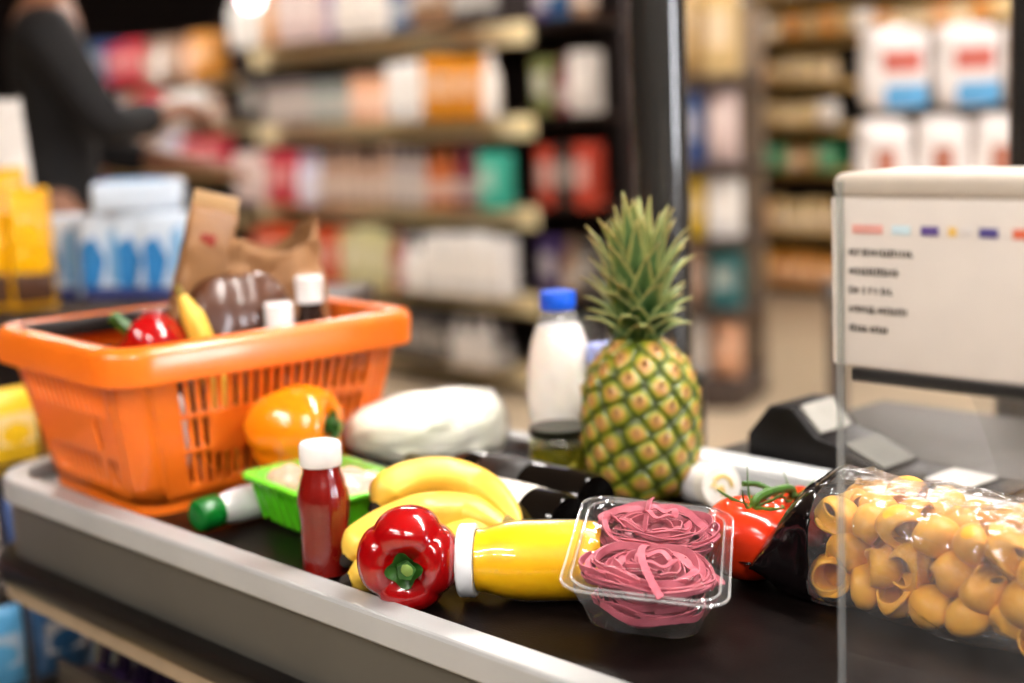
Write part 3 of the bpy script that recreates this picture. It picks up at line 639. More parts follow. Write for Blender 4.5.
# ------------------------------------------------------------------ pasta box with nests
bW, bD, bxa = .130, .182, math.radians(-9.4)
bxR = (Matrix.Rotation(bxa, 4, 'Z') @ Matrix.Rotation(math.radians(6.3), 4, 'Y') @ Matrix.Rotation(math.radians(8), 4, 'X'))
bxc = Vector((.091, 1.062, .8985)) - bxR @ Vector((0, -bD / 2, .047))
box = thing('pasta_box', 'clear plastic tray holding two nests of pink ribbon pasta', 'pasta box', bxc, bxR.to_euler())
clear_tray = film('clear_tray', gloss=.95, rough=.05, haze=.025, bump=.35, bscale=22)
hx, hy = bW / 2, bD / 2
def rings_noise(q, levels, amp=.002, n=14):
    t = newbm(); rows = []
    for hx_, hy_, r, z, am in levels:
        row = []
        pts = rrect(hx_, hy_, r, n)
        dense = []
        for i, p in enumerate(pts):
            nx = pts[(i + 1) % len(pts)]; seg = max(1, int((nx - p).length / .008))
            for k in range(seg): dense.append(p.lerp(nx, k / seg))
        rows.append((dense, z, am))
    m = max(len(d) for d, _, _ in rows); R2 = []
    for d, z, am in rows:
        # resample every ring to the same count by arc length
        Ls = [0]; 
        for i in range(len(d)): Ls.append(Ls[-1] + (d[(i + 1) % len(d)] - d[i]).length)
        out = []; j = 0
        for k in range(m):
            s_ = Ls[-1] * k / m
            while Ls[j + 1] < s_: j += 1
            f_ = (s_ - Ls[j]) / max(1e-9, Ls[j + 1] - Ls[j]); p = d[j % len(d)].lerp(d[(j + 1) % len(d)], f_); p = Vector((p.x, p.y, z))
            if am: p += Vector((noise.noise(p * 45), noise.noise(p * 45 + Vector((7, 0, 0))), .6 * noise.noise(p * 45 + Vector((0, 9, 0))))) * am
            out.append(t.verts.new(p))
        R2.append(out)
    for A, B in zip(R2, R2[1:]):
        for k in range(m): k2 = (k + 1) % m; t.faces.new((A[k], A[k2], B[k2], B[k]))
    t.faces.new(R2[0]); bmesh.ops.recalc_face_normals(t, faces=t.faces[:]); merge(q, t)
q = newbm()
rings_noise(q, [(hx - .034, hy - .034, .018, .003, .0012), (hx - .026, hy - .026, .02, .002, .0015), (hx - .020, hy - .020, .022, .006, .0025), (hx - .015, hy - .015, .024, .020, .0035), (hx - .010, hy - .010, .024, .034, .0025), (hx - .008, hy - .008, .022, .043, .0005), (hx - .006, hy - .006, .022, .046, 0), (hx, hy, .022, .047, 0), (hx + .0012, hy + .0012, .0225, .0455, 0)])
obj('tray_shell', q, clear_tray, box)
q = newbm(); 
for o_, z in ((.0005, .0475), (-.0065, .0475)):
    pts = [p + Vector((0, 0, z)) for p in rrect(hx + o_, hy + o_, .022, 10)]; add_tube(q, pts + [pts[0]], .0011, 8)
obj('tray_rim', q, film('rim_plastic', gloss=1, rough=.08, haze=.16, ior=1.6), box)
q = newbm()
def lid(u, v):
    x = (u - .5) * 2 * (hx - .004); y = (v - .5) * 2 * (hy - .004); e = (1 - abs(2 * u - 1) ** 8) * (1 - abs(2 * v - 1) ** 8)
    return Vector((x, y, .0478 + .014 * e + .0012 * e * noise.noise(Vector((x * 40, y * 40, 3)))))
add_grid(q, lid, 26, 40); obj('lid', q, film('lid_film', gloss=.35, rough=.06, haze=.008, bump=.25, bscale=18, ior=1.2), box)
pinkm = mat('pink_pasta', '#bb6270', rough=.5, c2='#a24a59', scale=60, var=.1, sss=.1)
def ribbon(q, pts, w, th, tw):
    fr = frames(pts); t = newbm(); rows = []
    for i, (p, (T, A, B)) in enumerate(zip(pts, fr)):
        up_ = Vector((0, 0, 1)); B_ = T.cross(up_); B_ = B_.normalized() if B_.length > .1 else B; a = tw(i / (len(pts) - 1)); wd = up_ * math.cos(a) + B_ * math.sin(a); wd = (wd - T * wd.dot(T)).normalized(); nn = T.cross(wd)
        rows.append([t.verts.new(p + wd * (w * sx) + nn * (th * sy)) for sx, sy in ((-1, -1), (1, -1), (1, 1), (-1, 1))])
    for A, B in zip(rows, rows[1:]):
        for k in range(4): k2 = (k + 1) % 4; t.faces.new((A[k], A[k2], B[k2], B[k]))
    t.faces.new(rows[0][::-1]); t.faces.new(rows[-1]); merge(q, t)
def nest_bm(seed, rx, ry, hh):
    rnd = random.Random(seed); q = newbm()
    for k in range(64):
        f = rnd.random() ** .75; R_ = .16 + .78 * f; a0 = rnd.uniform(0, 2 * PI); sweep_ = rnd.uniform(3.0, 6.2); cx, cy = rnd.uniform(-.06, .06), rnd.uniform(-.06, .06)
        zc = .006 + (hh - .006) * (rnd.random() ** .8) * (1 - .25 * f); tl = rnd.uniform(-.10, .10); ta = rnd.uniform(0, 6.28); el = rnd.uniform(.75, 1.0); wob = rnd.uniform(0, 6.28); pts = []; N_ = 40
        for i in range(N_ + 1):
            a = a0 + sweep_ * i / N_; rr = R_ * (1 + .06 * math.sin(3 * a + wob))
            kz = .74 + .26 * min(1, zc / hh); x = (cx + rr * math.cos(a)) * rx * kz; y = (cy + rr * el * math.sin(a)) * ry * kz; pts.append(Vector((x, y, max(.004, zc + tl * (x * math.cos(ta) + y * math.sin(ta)) + .002 * math.sin(4 * a + wob)))))
        t0 = rnd.choice((rnd.uniform(-.1, .6), rnd.uniform(.5, 1.6))); t1 = t0 + rnd.uniform(-.5, .5); ribbon(q, pts, rnd.uniform(.0026, .0036), .00055, lambda s: t0 + (t1 - t0) * s)
    for k in range(1):   # straighter bits on top of the heap
        a = rnd.uniform(0, PI); c = Vector((rnd.uniform(-.35, .35) * rx, rnd.uniform(-.35, .35) * ry, hh * rnd.uniform(.82, 1.02))); ln = rnd.uniform(.35, .75) * rx; d = Vector((math.cos(a), math.sin(a), 0)); e = Vector((-d.y, d.x, 0)); bend_ = rnd.uniform(-.35, .35)
        pts = [c + d * (ln * (2 * i / 16 - 1)) + e * (ln * bend_ * (1 - (2 * i / 16 - 1) ** 2)) - Vector((0, 0, .010 * (2 * i / 16 - 1) ** 2)) for i in range(17)]
        t0 = rnd.uniform(.2, 1.6); ribbon(q, pts, .003, .00055, lambda s: t0 + .5 * s)
    return q
for i, (y, sd, lab) in enumerate(((-.040, 11, 'front nest of pink ribbon pasta in the clear tray'), (.042, 12, 'rear nest of pink ribbon pasta in the clear tray'))):
    o = obj('pasta_nest', nest_bm(sd, hx - .004, .052, .056), pinkm); tag(o, lab, 'pasta', 'pink pasta nests'); o.location = bxc + bxR @ Vector((.003, y, .005)); o.rotation_euler = bxR.to_euler()

# ------------------------------------------------------------------ tomatoes on the vine
t1 = at(762, 585, ZB); t1.z = ZB
tom = thing('tomato_truss', 'red tomatoes on a green vine between the pasta box and pasta bag', 'tomatoes', (t1.x - .003, t1.y + .020, ZB))
tomm = mat('tomato_skin', '#dd3d16', rough=.2, c2='#cc2a0c', coat=.5, scale=14, sss=.12)
vinem = mat('vine_green', '#4c7a24', rough=.5, c2='#2d5216', scale=80)
def tomato(parent, c, R0, up_):
    q = newbm()
    def fn(u, v):
        a = u * PI; th = 2 * PI * v; r = R0 * math.sin(a) ** .85 * (1 + .03 * math.cos(5 * th) * math.sin(a)); z = R0 * .86 * math.cos(a) - (.20 * R0 * math.exp(-(r / (.36 * R0)) ** 2) * (1 + .25 * math.cos(5 * th)) if a < 1.57 else 0)
        return Vector((r * math.cos(th), r * math.sin(th), z))
    M = Matrix.Translation(c) @ align(up_); add_grid(q, fn, 26, 50, closed_v=True, M=M); o = obj('tomato', q, tomm, parent)
    q = newbm()
    for k in range(5):
        a = k * 2 * PI / 5 + .4; d = Vector((math.cos(a), math.sin(a), 0)); pts = sm([Vector((0, 0, R0 * .66)), d * R0 * .28 + Vector((0, 0, R0 * .74)), d * R0 * .6 + Vector((0, 0, R0 * (.86 + .14 * (k % 2)))), d * R0 * .78 + Vector((0, 0, R0 * (.95 + .35 * (k % 2))))], 4)
        add_tube(q, pts, [.0028 * (1 - .8 * i / (len(pts) - 1)) for i in range(len(pts))], 6, M=M, flat=.5)
    obj('sepals', q, vinem, o); return o
ta = Vector((-.004, .004, .0365)); tb_ = aty(798, 527, 1.325) - tom.location; tb_.z = .029; tc2 = aty(716, 540, 1.30) - tom.location; tc2.z = .036
tomato(tom, ta, .0425, (.12, -.12, 1)); tomato(tom, tb_, .034, (-.2, -.25, 1))
q = newbm(); top1 = ta + Vector((.004, -.003, .029)); top2 = tb_ + Vector((-.006, -.008, .024)); midp = (top1 + top2) / 2 + Vector((0, 0, .010))
add_tube(q, sm([top1, top1 + Vector((.004, .002, .007)), midp, top2 + Vector((-.002, 0, .008)), top2], 6), .0042, 8)
add_tube(q, sm([midp, midp + Vector((-.010, -.014, .004)), midp + Vector((-.016, -.024, -.004)), midp + Vector((-.008, -.030, -.012)), midp + Vector((.004, -.026, -.008))], 5), .0026, 8)
add_tube(q, sm([midp, midp + Vector((-.014, .004, .006)), midp + Vector((-.028, .000, .008))], 5), .0028, 8)
obj('vine', q, vinem, tom)

# ------------------------------------------------------------------ small white tub lying by the far rail
wy = at(716, 508, ZB)
wt = thing('yogurt_drink', 'small white bottle with yellow print on its end, lying by the far rail', 'bottle', (wy.x, wy.y, ZB + .0245)); wt.rotation_mode = 'QUATERNION'; wd_ = Vector((.38, -.90, .15)).normalized(); wt.rotation_quaternion = Vector((0, 0, 1)).rotation_difference(wd_)
b = newbm(); add_lathe(b, [(0, -.085), (.020, -.085), (.0225, -.08), (.0225, -.02), (.021, -.008), (.020, .0), (0, .0)], 36); obj('bottle_body', b, mat('white_plastic', '#d9d6d6'), wt)
b = newbm(); add_lathe(b, [(.021, -.006), (.0235, -.006), (.024, -.004), (.024, .010), (.0225, .013), (0, .0135)], 40); lo = obj('lid', b, mat('ivory_lid', '#e8e2d6', rough=.4), wt)
b = newbm()
for pts in ([(-.011, .003), (-.004, .010), (.006, .009), (.012, .002)], [(-.006, -.006), (.000, -.001), (.004, -.009)], [(-.012, -.004), (-.008, .001)]):
    add_tube(b, [Vector((x, y, .0138)) for x, y in sm([(x, y, 0) for x, y in pts], 5) and [(v.x, v.y) for v in sm([(x, y, 0) for x, y in pts], 5)]], .0017, 6)
obj('yellow_print', b, mat('yellow_print', '#d9b21a', rough=.5), lo)

# ------------------------------------------------------------------ pasta bag
b1 = at(754, 592, ZB); BAX = math.radians(-50)
bag = thing('pasta_bag', 'clear bag of large pale pasta shells with a black end seal', 'pasta bag', (b1.x, b1.y, ZB), (0, 0, BAX))
BLn, BWd, BHt = .37, .125, .095
def bag_h(u):    # u metres from the seam
    return BHt * min(1.0, .04 + .96 * math.sin(min(1.0, u / .055) * PI / 2)) * (1 - max(0, (u - .26) / .08) ** 2 * .4)
def bag_pt(u, v, infl=1.0):
    h = bag_h(u); a = 2 * PI * v; w = BWd / 2 * (1.0 + .10 * max(0, 1 - u / .05)); c, s_ = math.cos(a), math.sin(a); e = .58
    y = w * math.copysign(abs(c) ** e, c) * infl; z = h / 2 * math.copysign(abs(s_) ** e, s_) * infl
    return Vector((u - .45 * (BWd / 2 + y) * max(0, 1 - u / .2), BWd / 2 + y, BHt * .5 * min(1, .55 + .45 * min(1, u / .055)) + z))
def wrinkle(p, k=1.0):
    cr_ = max(0, 1 - abs(noise.noise(Vector((p.x * 9 + p.z * 14, p.y * 34, p.z * 30)))) * 7) ** 2
    n1 = cr_ * 1.1 + noise.noise(Vector((p.x * 22, p.y * 26, p.z * 26))); n2 = noise.noise(Vector((p.x * 60 + 5, p.y * 40, p.z * 60))); return Vector((0, n1 * .003, n1 * .0032 + n2 * .0018)) * k
def bagfn(u0, u1, k=1.0):
    def fn(u, v):
        p = bag_pt(u0 + (u1 - u0) * u, v, 1.07); p = p + wrinkle(p, k); p.z = max(.0006, p.z); return p
    return fn
q = newbm(); add_grid(q, bagfn(.060, BLn), 70, 72, closed_v=True); obj('film', q, film('bag_film', gloss=1.0, rough=.11, haze=.055, bump=2.0, bscale=22, ior=2.1), bag)
q = newbm(); add_grid(q, bagfn(.0, .061, .8), 18, 72, closed_v=True)
def seam(u, v): return Vector((-.016 + .017 * u - .45 * v * BWd, BWd / 2 + (v - .5) * BWd * 1.10, BHt * .275 + .003 * math.sin(v * 9) * (1 - u)))
add_grid(q, seam, 3, 24); obj('end_seal', q, mat('black_film', '#0c0809', rough=.12, coat=.5, bump=.6, bscale=40), bag, solid=.0006)
shm = mat('pasta_shell', '#f0b03a', rough=.42, c2='#e6a028', scale=50, var=.06, sss=.2)
def shell_bm():
    q = newbm(); nA, nB = 18, 22
    def fn(u, v):      # curved, swelling tube: wide flaring mouth, pinched heel
        a = u * 1.9; R_ = .0125; cx = R_ * math.sin(a); cz = R_ * (1 - math.cos(a)); r = .0155 * math.sin(PI * (.10 + .70 * u)) ** .8
        th = 2 * PI * v; pin_ = .45 + .55 * min(1, u * 2.2); nrm = Vector((-math.sin(a) * -1 * -1, 0, math.cos(a))); n_ = Vector((-math.sin(a), 0, math.cos(a)))
        rd = 1 + .015 * math.cos(18 * th)
        return Vector((cx, 0, cz)) + n_ * (r * rd * math.cos(th) * pin_) + Vector((0, 1, 0)) * (r * rd * math.sin(th) * 1.15)
    add_grid(q, fn, nA, nB, closed_v=True)
    c = Vector((0, 0, 0))
    for v in q.verts: c += v.co
    c /= len(q.verts)
    for v in q.verts: v.co -= c
    return q
proto = obj('pasta_shell', shell_bm(), shm, solid=.0018); tag(proto, 'large pale yellow pasta shell inside the clear bag', 'pasta shell', 'pasta shells in the clear bag')
rnd = random.Random(33); firstp = True
Mb = Matrix.Translation((b1.x, b1.y, ZB)) @ Matrix.Rotation(BAX, 4, 'Z')
for layer in range(3):
    for i in range(11):
        for j in range(4):
            x = .076 + i * .031 + (layer % 2) * .012 + rnd.uniform(-.003, .003); y = .0225 + j * .0268 + rnd.uniform(-.002, .002); z = .0215 + layer * .0265 + rnd.uniform(-.0015, .0015)
            if x > BLn - .02 or y > BWd - .014 or z > bag_h(x) - .014: continue
            o = proto if firstp else proto.copy()
            if not firstp: COL.objects.link(o)
            firstp = False; o.location = Mb @ Vector((x - .45 * y * max(0, 1 - x / .2), y, z)); o.rotation_euler = (rnd.uniform(0, 6.28), rnd.uniform(0, 6.28), rnd.uniform(0, 6.28)); k = rnd.uniform(1.05, 1.22); o.scale = (k, k, k)

# ------------------------------------------------------------------ acrylic sign
sg = at(841, 683, ZB); sgs, sgt = sof(sg), sg.dot(NT)
sign = thing('sign_stand', 'clear acrylic stand holding a white notice, in front of the pasta bag', 'sign', (sg.x, sg.y, ZB), (0, 0, ANG))
acr = film('acrylic', gloss=.9, rough=.03, haze=.016)
q = newbm(); add_box(q, (.24, 0, .182), (.48, .004, .364), bev=.001); obj('acrylic_sheet', q, acr, sign)
q = newbm(); add_box(q, (.001, 0, .182), (.0035, .0046, .364)); obj('sheet_edge', q, film('acrylic_edge', tint=(.75, .78, .76), gloss=1, rough=.1, haze=.13), sign)
sy0 = .0
def sz(y): return CAM_Z - (y - 100) / F * sg.y * 1.0
zt, zl = .352, .235
q = newbm(); add_box(q, (.236, .006, (zt + zl) / 2), (.488, .006, zt - zl), bev=.002); paper = obj('notice_panel', q, mat('notice_paper', '#d8d0c8', rough=.5, var=.02), sign)
q = newbm(); add_box(q, (.236, .045, zt + .008), (.488, .085, .018), bev=.007, seg=3); obj('top_cap', q, mat('cap_plastic', '#b8ad9f', rough=.4, var=.03), sign)
q = newbm(); add_box(q, (.245, .006, zl - .006), (.475, .008, .010), bev=.002); obj('lower_bar', q, rubber, sign)
inkm = mat('notice_ink', '#4a423e', rough=.7); rnd = random.Random(2)
q = newbm()
for k, wl in enumerate((.047, .038, .032, .048, .030)):
    z = zt - .037 - k * .0132; x = .008
    while x < .008 + wl:
        h = rnd.choice((.0042, .0042, .0055)); add_box(q, (x, .0022, z), (.0012, .0006, h)); 
        if rnd.random() < .7: add_box(q, (x + .0013, .0022, z + rnd.choice((-.0016, 0, .0016))), (.0022, .0006, .0010))
        x += .0030 if rnd.random() > .08 else .0048
obj('printed_text', q, inkm, paper)
for x, w, c in ((.010, .024, '#d79a90'), (.041, .014, '#bcd4dc'), (.063, .013, '#57408a'), (.083, .006, '#e0b860'), (.092, .008, '#d6d0cc'), (.105, .013, '#453a86'), (.128, .012, '#d8603c'), (.150, .012, '#57408a')):
    q = newbm(); add_box(q, (x + w / 2, .0022, zt - .021), (w, .0006, .0062), bev=.0002)
    obj('logo', q, mat('logo_' + c[1:], c, rough=.6), paper)
# clear brace behind the notice
q = newbm(); add_grid(q, lambda u, v: Vector((.05 + .10 * u, .03 + .16 * v, .26 - .24 * v ** 1.5 + .02 * math.sin(u * 3))), 6, 16); add_box(q, (.13, .12, .12), (.006, .006, .24)); add_box(q, (.155, .10, .12), (.004, .12, .24), bev=.001)
obj('acrylic_brace', q, film('acrylic_brace', gloss=1, rough=.05, haze=.10), sign)

# ------------------------------------------------------------------ payment terminal and cash register
tp = at(735, 466, .866); ts, tt = sof(tp), tp.dot(NT)
term = thing('payment_terminal', 'black payment terminal with a sloped face behind the belt', 'payment terminal', bt(ts, max(tt, 1.285), .866), (0, 0, ANG))
blk = mat('terminal_plastic', '#0d0909', rough=.4, var=.2, spec=.2)
q = newbm(); add_prism(q, [(0, 0), (.30, 0), (.30, .006), (.175, .012), (.118, .036), (.092, .041), (.062, .071), (.030, .069), (.012, .048), (0, .034)], 0, .085, bev=.003); obj('body', q, blk, term)
def slab(u0, u1, v0, v1, P0, P1, lift=.0012, th=.002):
    a = Vector((P0[0], 0, P0[1])); c = Vector((P1[0], 0, P1[1])); d = (c - a).normalized(); n_ = Vector((-d.z, 0, d.x)); n_ = n_ if n_.z > 0 else -n_
    A, B = a.lerp(c, u0) + n_ * lift, a.lerp(c, u1) + n_ * lift; t = newbm()
    vs = [t.verts.new(p + Vector((0, y, 0)) + n_ * h) for h in (0, th) for p, y in ((A, v0), (B, v0), (B, v1), (A, v1))]
    for f in ((0, 1, 2, 3), (4, 5, 6, 7), (0, 1, 5, 4), (1, 2, 6, 5), (2, 3, 7, 6), (3, 0, 4, 7)): t.faces.new([vs[i] for i in f])
    bmesh.ops.recalc_face_normals(t, faces=t.faces[:]); return t
q = newbm(); merge(q, slab(.06, .96, .010, .070, (.062, .071), (.092, .041))); obj('display', q, mat('pale_display', '#a5a29b', rough=.25, coat=.3), term)
q = newbm(); merge(q, slab(.08, .92, .010, .072, (.118, .036), (.175, .012))); obj('screen', q, mat('grey_screen', '#6f6e69', rough=.2, coat=.3), term)
q = newbm(); merge(q, slab(.35, .75, .010, .070, (.175, .012), (.30, .006))); obj('keypad', q, mat('keypad', '#a5a29c', rough=.4), term)
rgp = bt(ts + .33, 1.42, .865)
rg = thing('cash_register', 'dark grey cash register behind the acrylic notice stand', 'cash register', rgp, (0, 0, ANG))
q = newbm(); add_box(q, (.16, .09, .035), (.30, .20, .07), bev=.006); obj('drawer_base', q, mat('register_grey', '#57514b', rough=.4), rg)
q = newbm(); add_prism(q, [(0, .07), (.32, .07), (.32, .24), (.10, .24), (.02, .16)], .02, .19, bev=.006); obj('housing', q, blk, rg)
q = newbm(); merge(q, slab(.1, .9, .04, .17, (.02, .16), (.10, .24))); obj('screen', q, mat('grey_screen', '#a9a8a2'), rg)

# ------------------------------------------------------------------ groceries in the basket
kraft = mat('kraft_paper', '#8c6238', rough=.5, c2='#77502c', scale=25, bump=.4, bscale=60)
kp0 = basket_pt(-.055, .02, .018)
kr = thing('kraft_pack', 'tall slim brown kraft pack sticking out of the basket', 'pack', kp0, (math.radians(-4), math.radians(16), math.radians(22)))
q = newbm()
def pk(u, v):
    z = u * .315; a = 2 * PI * v; w, d = .029, .020 * (1 - .93 * max(0, (u - .86) / .14)); c, s_ = math.cos(a), math.sin(a); p = Vector((w * math.copysign(abs(c) ** .35, c), d * math.copysign(abs(s_) ** .35, s_), z)); return p + Vector((noise.noise(p * 40), noise.noise(p * 40 + Vector((3, 3, 3))), 0)) * .0022
add_grid(q, pk, 40, 40, closed_v=True); obj('pack_body', q, kraft, kr, solid=.0006)
q = newbm(); add_box(q, (0, 0, .318), (.056, .004, .03), bev=.0015); obj('top_fold', q, mat('kraft_light', '#a98558', rough=.45), kr)
q = newbm(); add_box(q, (-.004, -.0185, .275), (.018, .0016, .014), bev=.0005); obj('sticker', q, mat('red_sticker', '#8a2a14', rough=.5), kr)
pb0 = basket_pt(.100, .03, .016)
pb = thing('paper_bag', 'crumpled brown paper bag with its mouth open in the basket', 'paper bag', pb0, (0, 0, BANG))
q = newbm()
def pbag(u, v):
    z = .262 * u; a = 2 * PI * v; fl = 1 + .10 * u; w, d = .075 * fl, .060 * fl; c, s_ = math.cos(a), math.sin(a); p = Vector((w * math.copysign(abs(c) ** .6, c), d * math.copysign(abs(s_) ** .6, s_), z))
    if u > .62: k = (u - .62) / .38; p.z += k * .012 * math.cos(2 * a + .6) + k * .008 * math.cos(a * 3 + 1); p.x *= 1 - .22 * k; p.y *= 1 - .30 * k * (1 - abs(c))
    n_ = Vector((noise.noise(p * 26), noise.noise(p * 26 + Vector((5, 0, 0))), .7 * noise.noise(p * 26 + Vector((0, 5, 0))))) + .5 * Vector((noise.noise(p * 60), noise.noise(p * 60 + Vector((5, 0, 0))), 0)); return p + n_ * .012 * (.3 + .7 * u)
add_grid(q, pbag, 50, 72, closed_v=True); obj('bag_paper', q, mat('bag_paper', '#9a7048', rough=.65, c2='#835a36', scale=14), pb, solid=.0008)
q = newbm(); add_grid(q, lambda u, v: Vector(((u - .5) * .135, (v - .5) * .10, .003)), 2, 2); obj('bag_bottom', q, MATS['bag_paper'], pb)
bp_ = basket_pt(.015, -.055, .016)
lo = thing('bread_pack', 'dark brown paper wrapped loaf lying in the basket beside the kraft pack', 'bread', bp_, (0, 0, BANG))
q = newbm()
def loaf(u, v):
    a = 2 * PI * v; x = (u - .5) * .16; s = max(.03, 1 - abs(2 * u - 1) ** 4) ** .5; c, s_ = math.cos(a), math.sin(a); p = Vector((x, .036 * s * c, .115 + .115 * s * math.copysign(abs(s_) ** .7, s_))); return p + Vector((0, noise.noise(p * 40) * .004, noise.noise(p * 40 + Vector((4, 4, 4))) * .004))
add_grid(q, loaf, 30, 36, closed_v=True); obj('wrapper', q, mat('brown_wrapper', '#42220f', rough=.4, c2='#532d16', scale=20, coat=.3), lo)
wp0 = basket_pt(-.115, -.045, .016)
wl = thing('wrapped_loaf', 'white plastic wrapped package seen through the slots of the basket', 'package', wp0, (0, 0, BANG))
q = newbm()
def loaf2(u, v):
    a = 2 * PI * v; x = (u - .5) * .085; s = max(.03, 1 - abs(2 * u - 1) ** 5) ** .5; c, s_ = math.cos(a), math.sin(a); p = Vector((x, .070 * s * math.copysign(abs(c) ** .7, c), .062 + .062 * s * math.copysign(abs(s_) ** .7, s_))); return p + Vector((noise.noise(p * 50), noise.noise(p * 50 + Vector((2, 2, 2))), noise.noise(p * 50 + Vector((4, 4, 4))))) * .003
add_grid(q, loaf2, 26, 36, closed_v=True); obj('wrapper', q, mat('white_wrapper', '#d9d4d0', rough=.15, coat=.8, bump=.8, bscale=50), wl)
rpb = basket_pt(-.095, -.055, .0)
pepper('bell_pepper', 'red bell pepper with a green stem lying inside the orange basket', (rpb.x, rpb.y, ZB + .016 + .124 + .036), (-.72, -.05, .55), .038, .074, redp, 5, 4, .2, .034, (.004, 0, 0))
by0 = basket_pt(-.035, -.090, .016); 
bnn = thing('banana', 'single yellow banana standing in the basket against the kraft pack', 'banana', by0)
P_ = [Vector((.012, .01, .0)), Vector((.006, .004, .06)), Vector((-.004, 0, .12)), Vector((-.018, 0, .175)), Vector((-.034, 0, .215))]
q = newbm(); P2 = sm(P_, 7); add_tube(q, P2, [.0135 * (min(1, .5 + 5 * i / 28) if i < 14 else min(1, .35 + 4 * (28 - i) / 28)) for i in range(len(P2))], 14, shape=lambda a: 1 + .04 * math.cos(5 * a)); obj('banana_body', q, MATS['banana_skin'], bnn)
q = newbm(); d = (P2[-1] - P2[-3]).normalized(); add_tube(q, [P2[-1] - d * .002, P2[-1] + d * .012], [.0052, .004], 8); obj('banana_stem', q, MATS['banana_stalk'], bnn)
for i, (x, y, h, lab) in enumerate(((.045, -.100, .197, 'small bottle with a shiny white cap by the front rim of the basket'), (.098, -.085, .222, 'taller bottle with a shiny white cap beside the paper bag in the basket'))):
    r_ = thing('sauce_bottle', lab, 'bottle', basket_pt(x, y, .016), (0, 0, 0), 'white capped bottles in the basket')
    q = newbm(); add_lathe(q, [(0, 0), (.020, 0), (.0225, .003), (.0225, h * .62), (.019, h * .74), (.0135, h * .82), (.0135, h * .86), (0, h * .86)], 30); obj('bottle_body', q, mat('dark_sauce', '#2a150c', rough=.15, coat=.6), r_)
    q = newbm(); add_lathe(q, [(.0135, h * .85), (.0165, h * .855), (.017, h * .99), (.015, h * 1.0), (0, h * 1.005)], 30); obj('cap', q, mat('gloss_white_cap', '#f4f2f0', rough=.12, coat=.6), r_)

# ------------------------------------------------------------------ packaging shapes for the shop shelves
pk_main = objcolor_mat('package_print'); pk_light = objcolor_mat('package_panel', f=.35, toward='#fff6ea'); pk_dark = objcolor_mat('package_trim', f=.3, toward='#3a2420')
def proto_mesh(kind):
    q = newbm()
    if kind == 'carton':
        add_box(q, (0, 0, .5), (1, 1, 1), bev=.03); add_box(q, (0, -.501, .55), (.8, .012, .42), mi=1); add_box(q, (0, -.501, .16), (.86, .01, .12), mi=2)
    elif kind == 'bottle':
        add_lathe(q, [(0, 0), (.46, 0), (.5, .02), (.5, .56), (.42, .68), (.22, .78), (.18, .84), (0, .84)], 18); add_lathe(q, [(.505, .16), (.51, .17), (.51, .46), (.505, .47)], 18, mi=1); add_lathe(q, [(.2, .83), (.24, .84), (.24, .98), (.2, 1), (0, 1)], 16, mi=2)
    elif kind == 'jar':
        add_lathe(q, [(0, 0), (.46, 0), (.5, .04), (.5, .70), (.42, .82), (.40, .85), (0, .85)], 20); add_lathe(q, [(.505, .2), (.51, .21), (.51, .60), (.505, .61)], 20, mi=1); add_lathe(q, [(.42, .84), (.47, .85), (.47, .98), (.44, 1), (0, 1)], 20, mi=2)
    elif kind == 'pouch':
        def fn(u, v):
            a = 2 * PI * v; t_ = .5 * math.sin(min(1, max(0, u)) * PI) ** .5 + .01; c, s_ = math.cos(a), math.sin(a); return Vector((.5 * math.copysign(abs(c) ** .5, c), t_ * math.copysign(abs(s_) ** .8, s_), u))
        add_grid(q, fn, 14, 20, closed_v=True); add_box(q, (0, -.46, .55), (.7, .05, .36), mi=1); add_box(q, (0, 0, .985), (1.0, .04, .05), mi=2)
    me = bpy.data.meshes.new(kind); q.to_mesh(me); q.free()
    for m in (pk_main, pk_light, pk_dark): me.materials.append(m)
    for p in me.polygons: p.use_smooth = True
    me.set_sharp_from_angle(angle=math.radians(35)); return me
PK = {k: proto_mesh(k) for k in ('carton', 'bottle', 'jar', 'pouch')}
def product(kind, c, size, p, rz, label, group):
    o = bpy.data.objects.new(kind, PK[kind]); COL.objects.link(o); o.location = p; o.rotation_euler = (0, 0, rz); o.scale = size; o.color = lin(c)
    cat = {'carton': 'carton', 'bottle': 'bottle', 'jar': 'jar', 'pouch': 'pouch'}[kind]
    return tag(o, label, cat, group)
CN = {}
def cname(c):
    return CN[c]
for c, n in (('#e9cfc8', 'pale pink'), ('#f1e6da', 'cream white'), ('#f4efe9', 'white'), ('#e59a3c', 'orange'), ('#d98a1c', 'amber'), ('#7a5f9a', 'purple'), ('#1f4a72', 'navy blue'), ('#1f6f74', 'dark teal'), ('#8d6a4c', 'brown'), ('#2a2220', 'dark'), ('#5fae20', 'bright green'),
             ('#a89890', 'grey pink'), ('#8f938c', 'grey'), ('#f0b48c', 'peach'), ('#d23c4c', 'red'), ('#d8d2e2', 'lavender white'), ('#b08c74', 'tan'), ('#b05a20', 'rust brown'), ('#6a1c2c', 'maroon'), ('#3fb49a', 'teal green'), ('#d9562a', 'orange red'), ('#d6cf9a', 'pale yellow'), ('#9c2028', 'dark red'),
             ('#3c568c', 'blue'), ('#4a4440', 'charcoal'), ('#c8bfb6', 'light grey'), ('#c8a468', 'beige'), ('#b98a4a', 'golden brown'), ('#e2c084', 'light beige'), ('#e0b050', 'golden yellow'), ('#3f8f5c', 'green'), ('#f0c020', 'yellow'), ('#5aa6d8', 'sky blue'), ('#5a3a8a', 'violet'), ('#3d2a5c', 'dark purple')): CN[c] = n

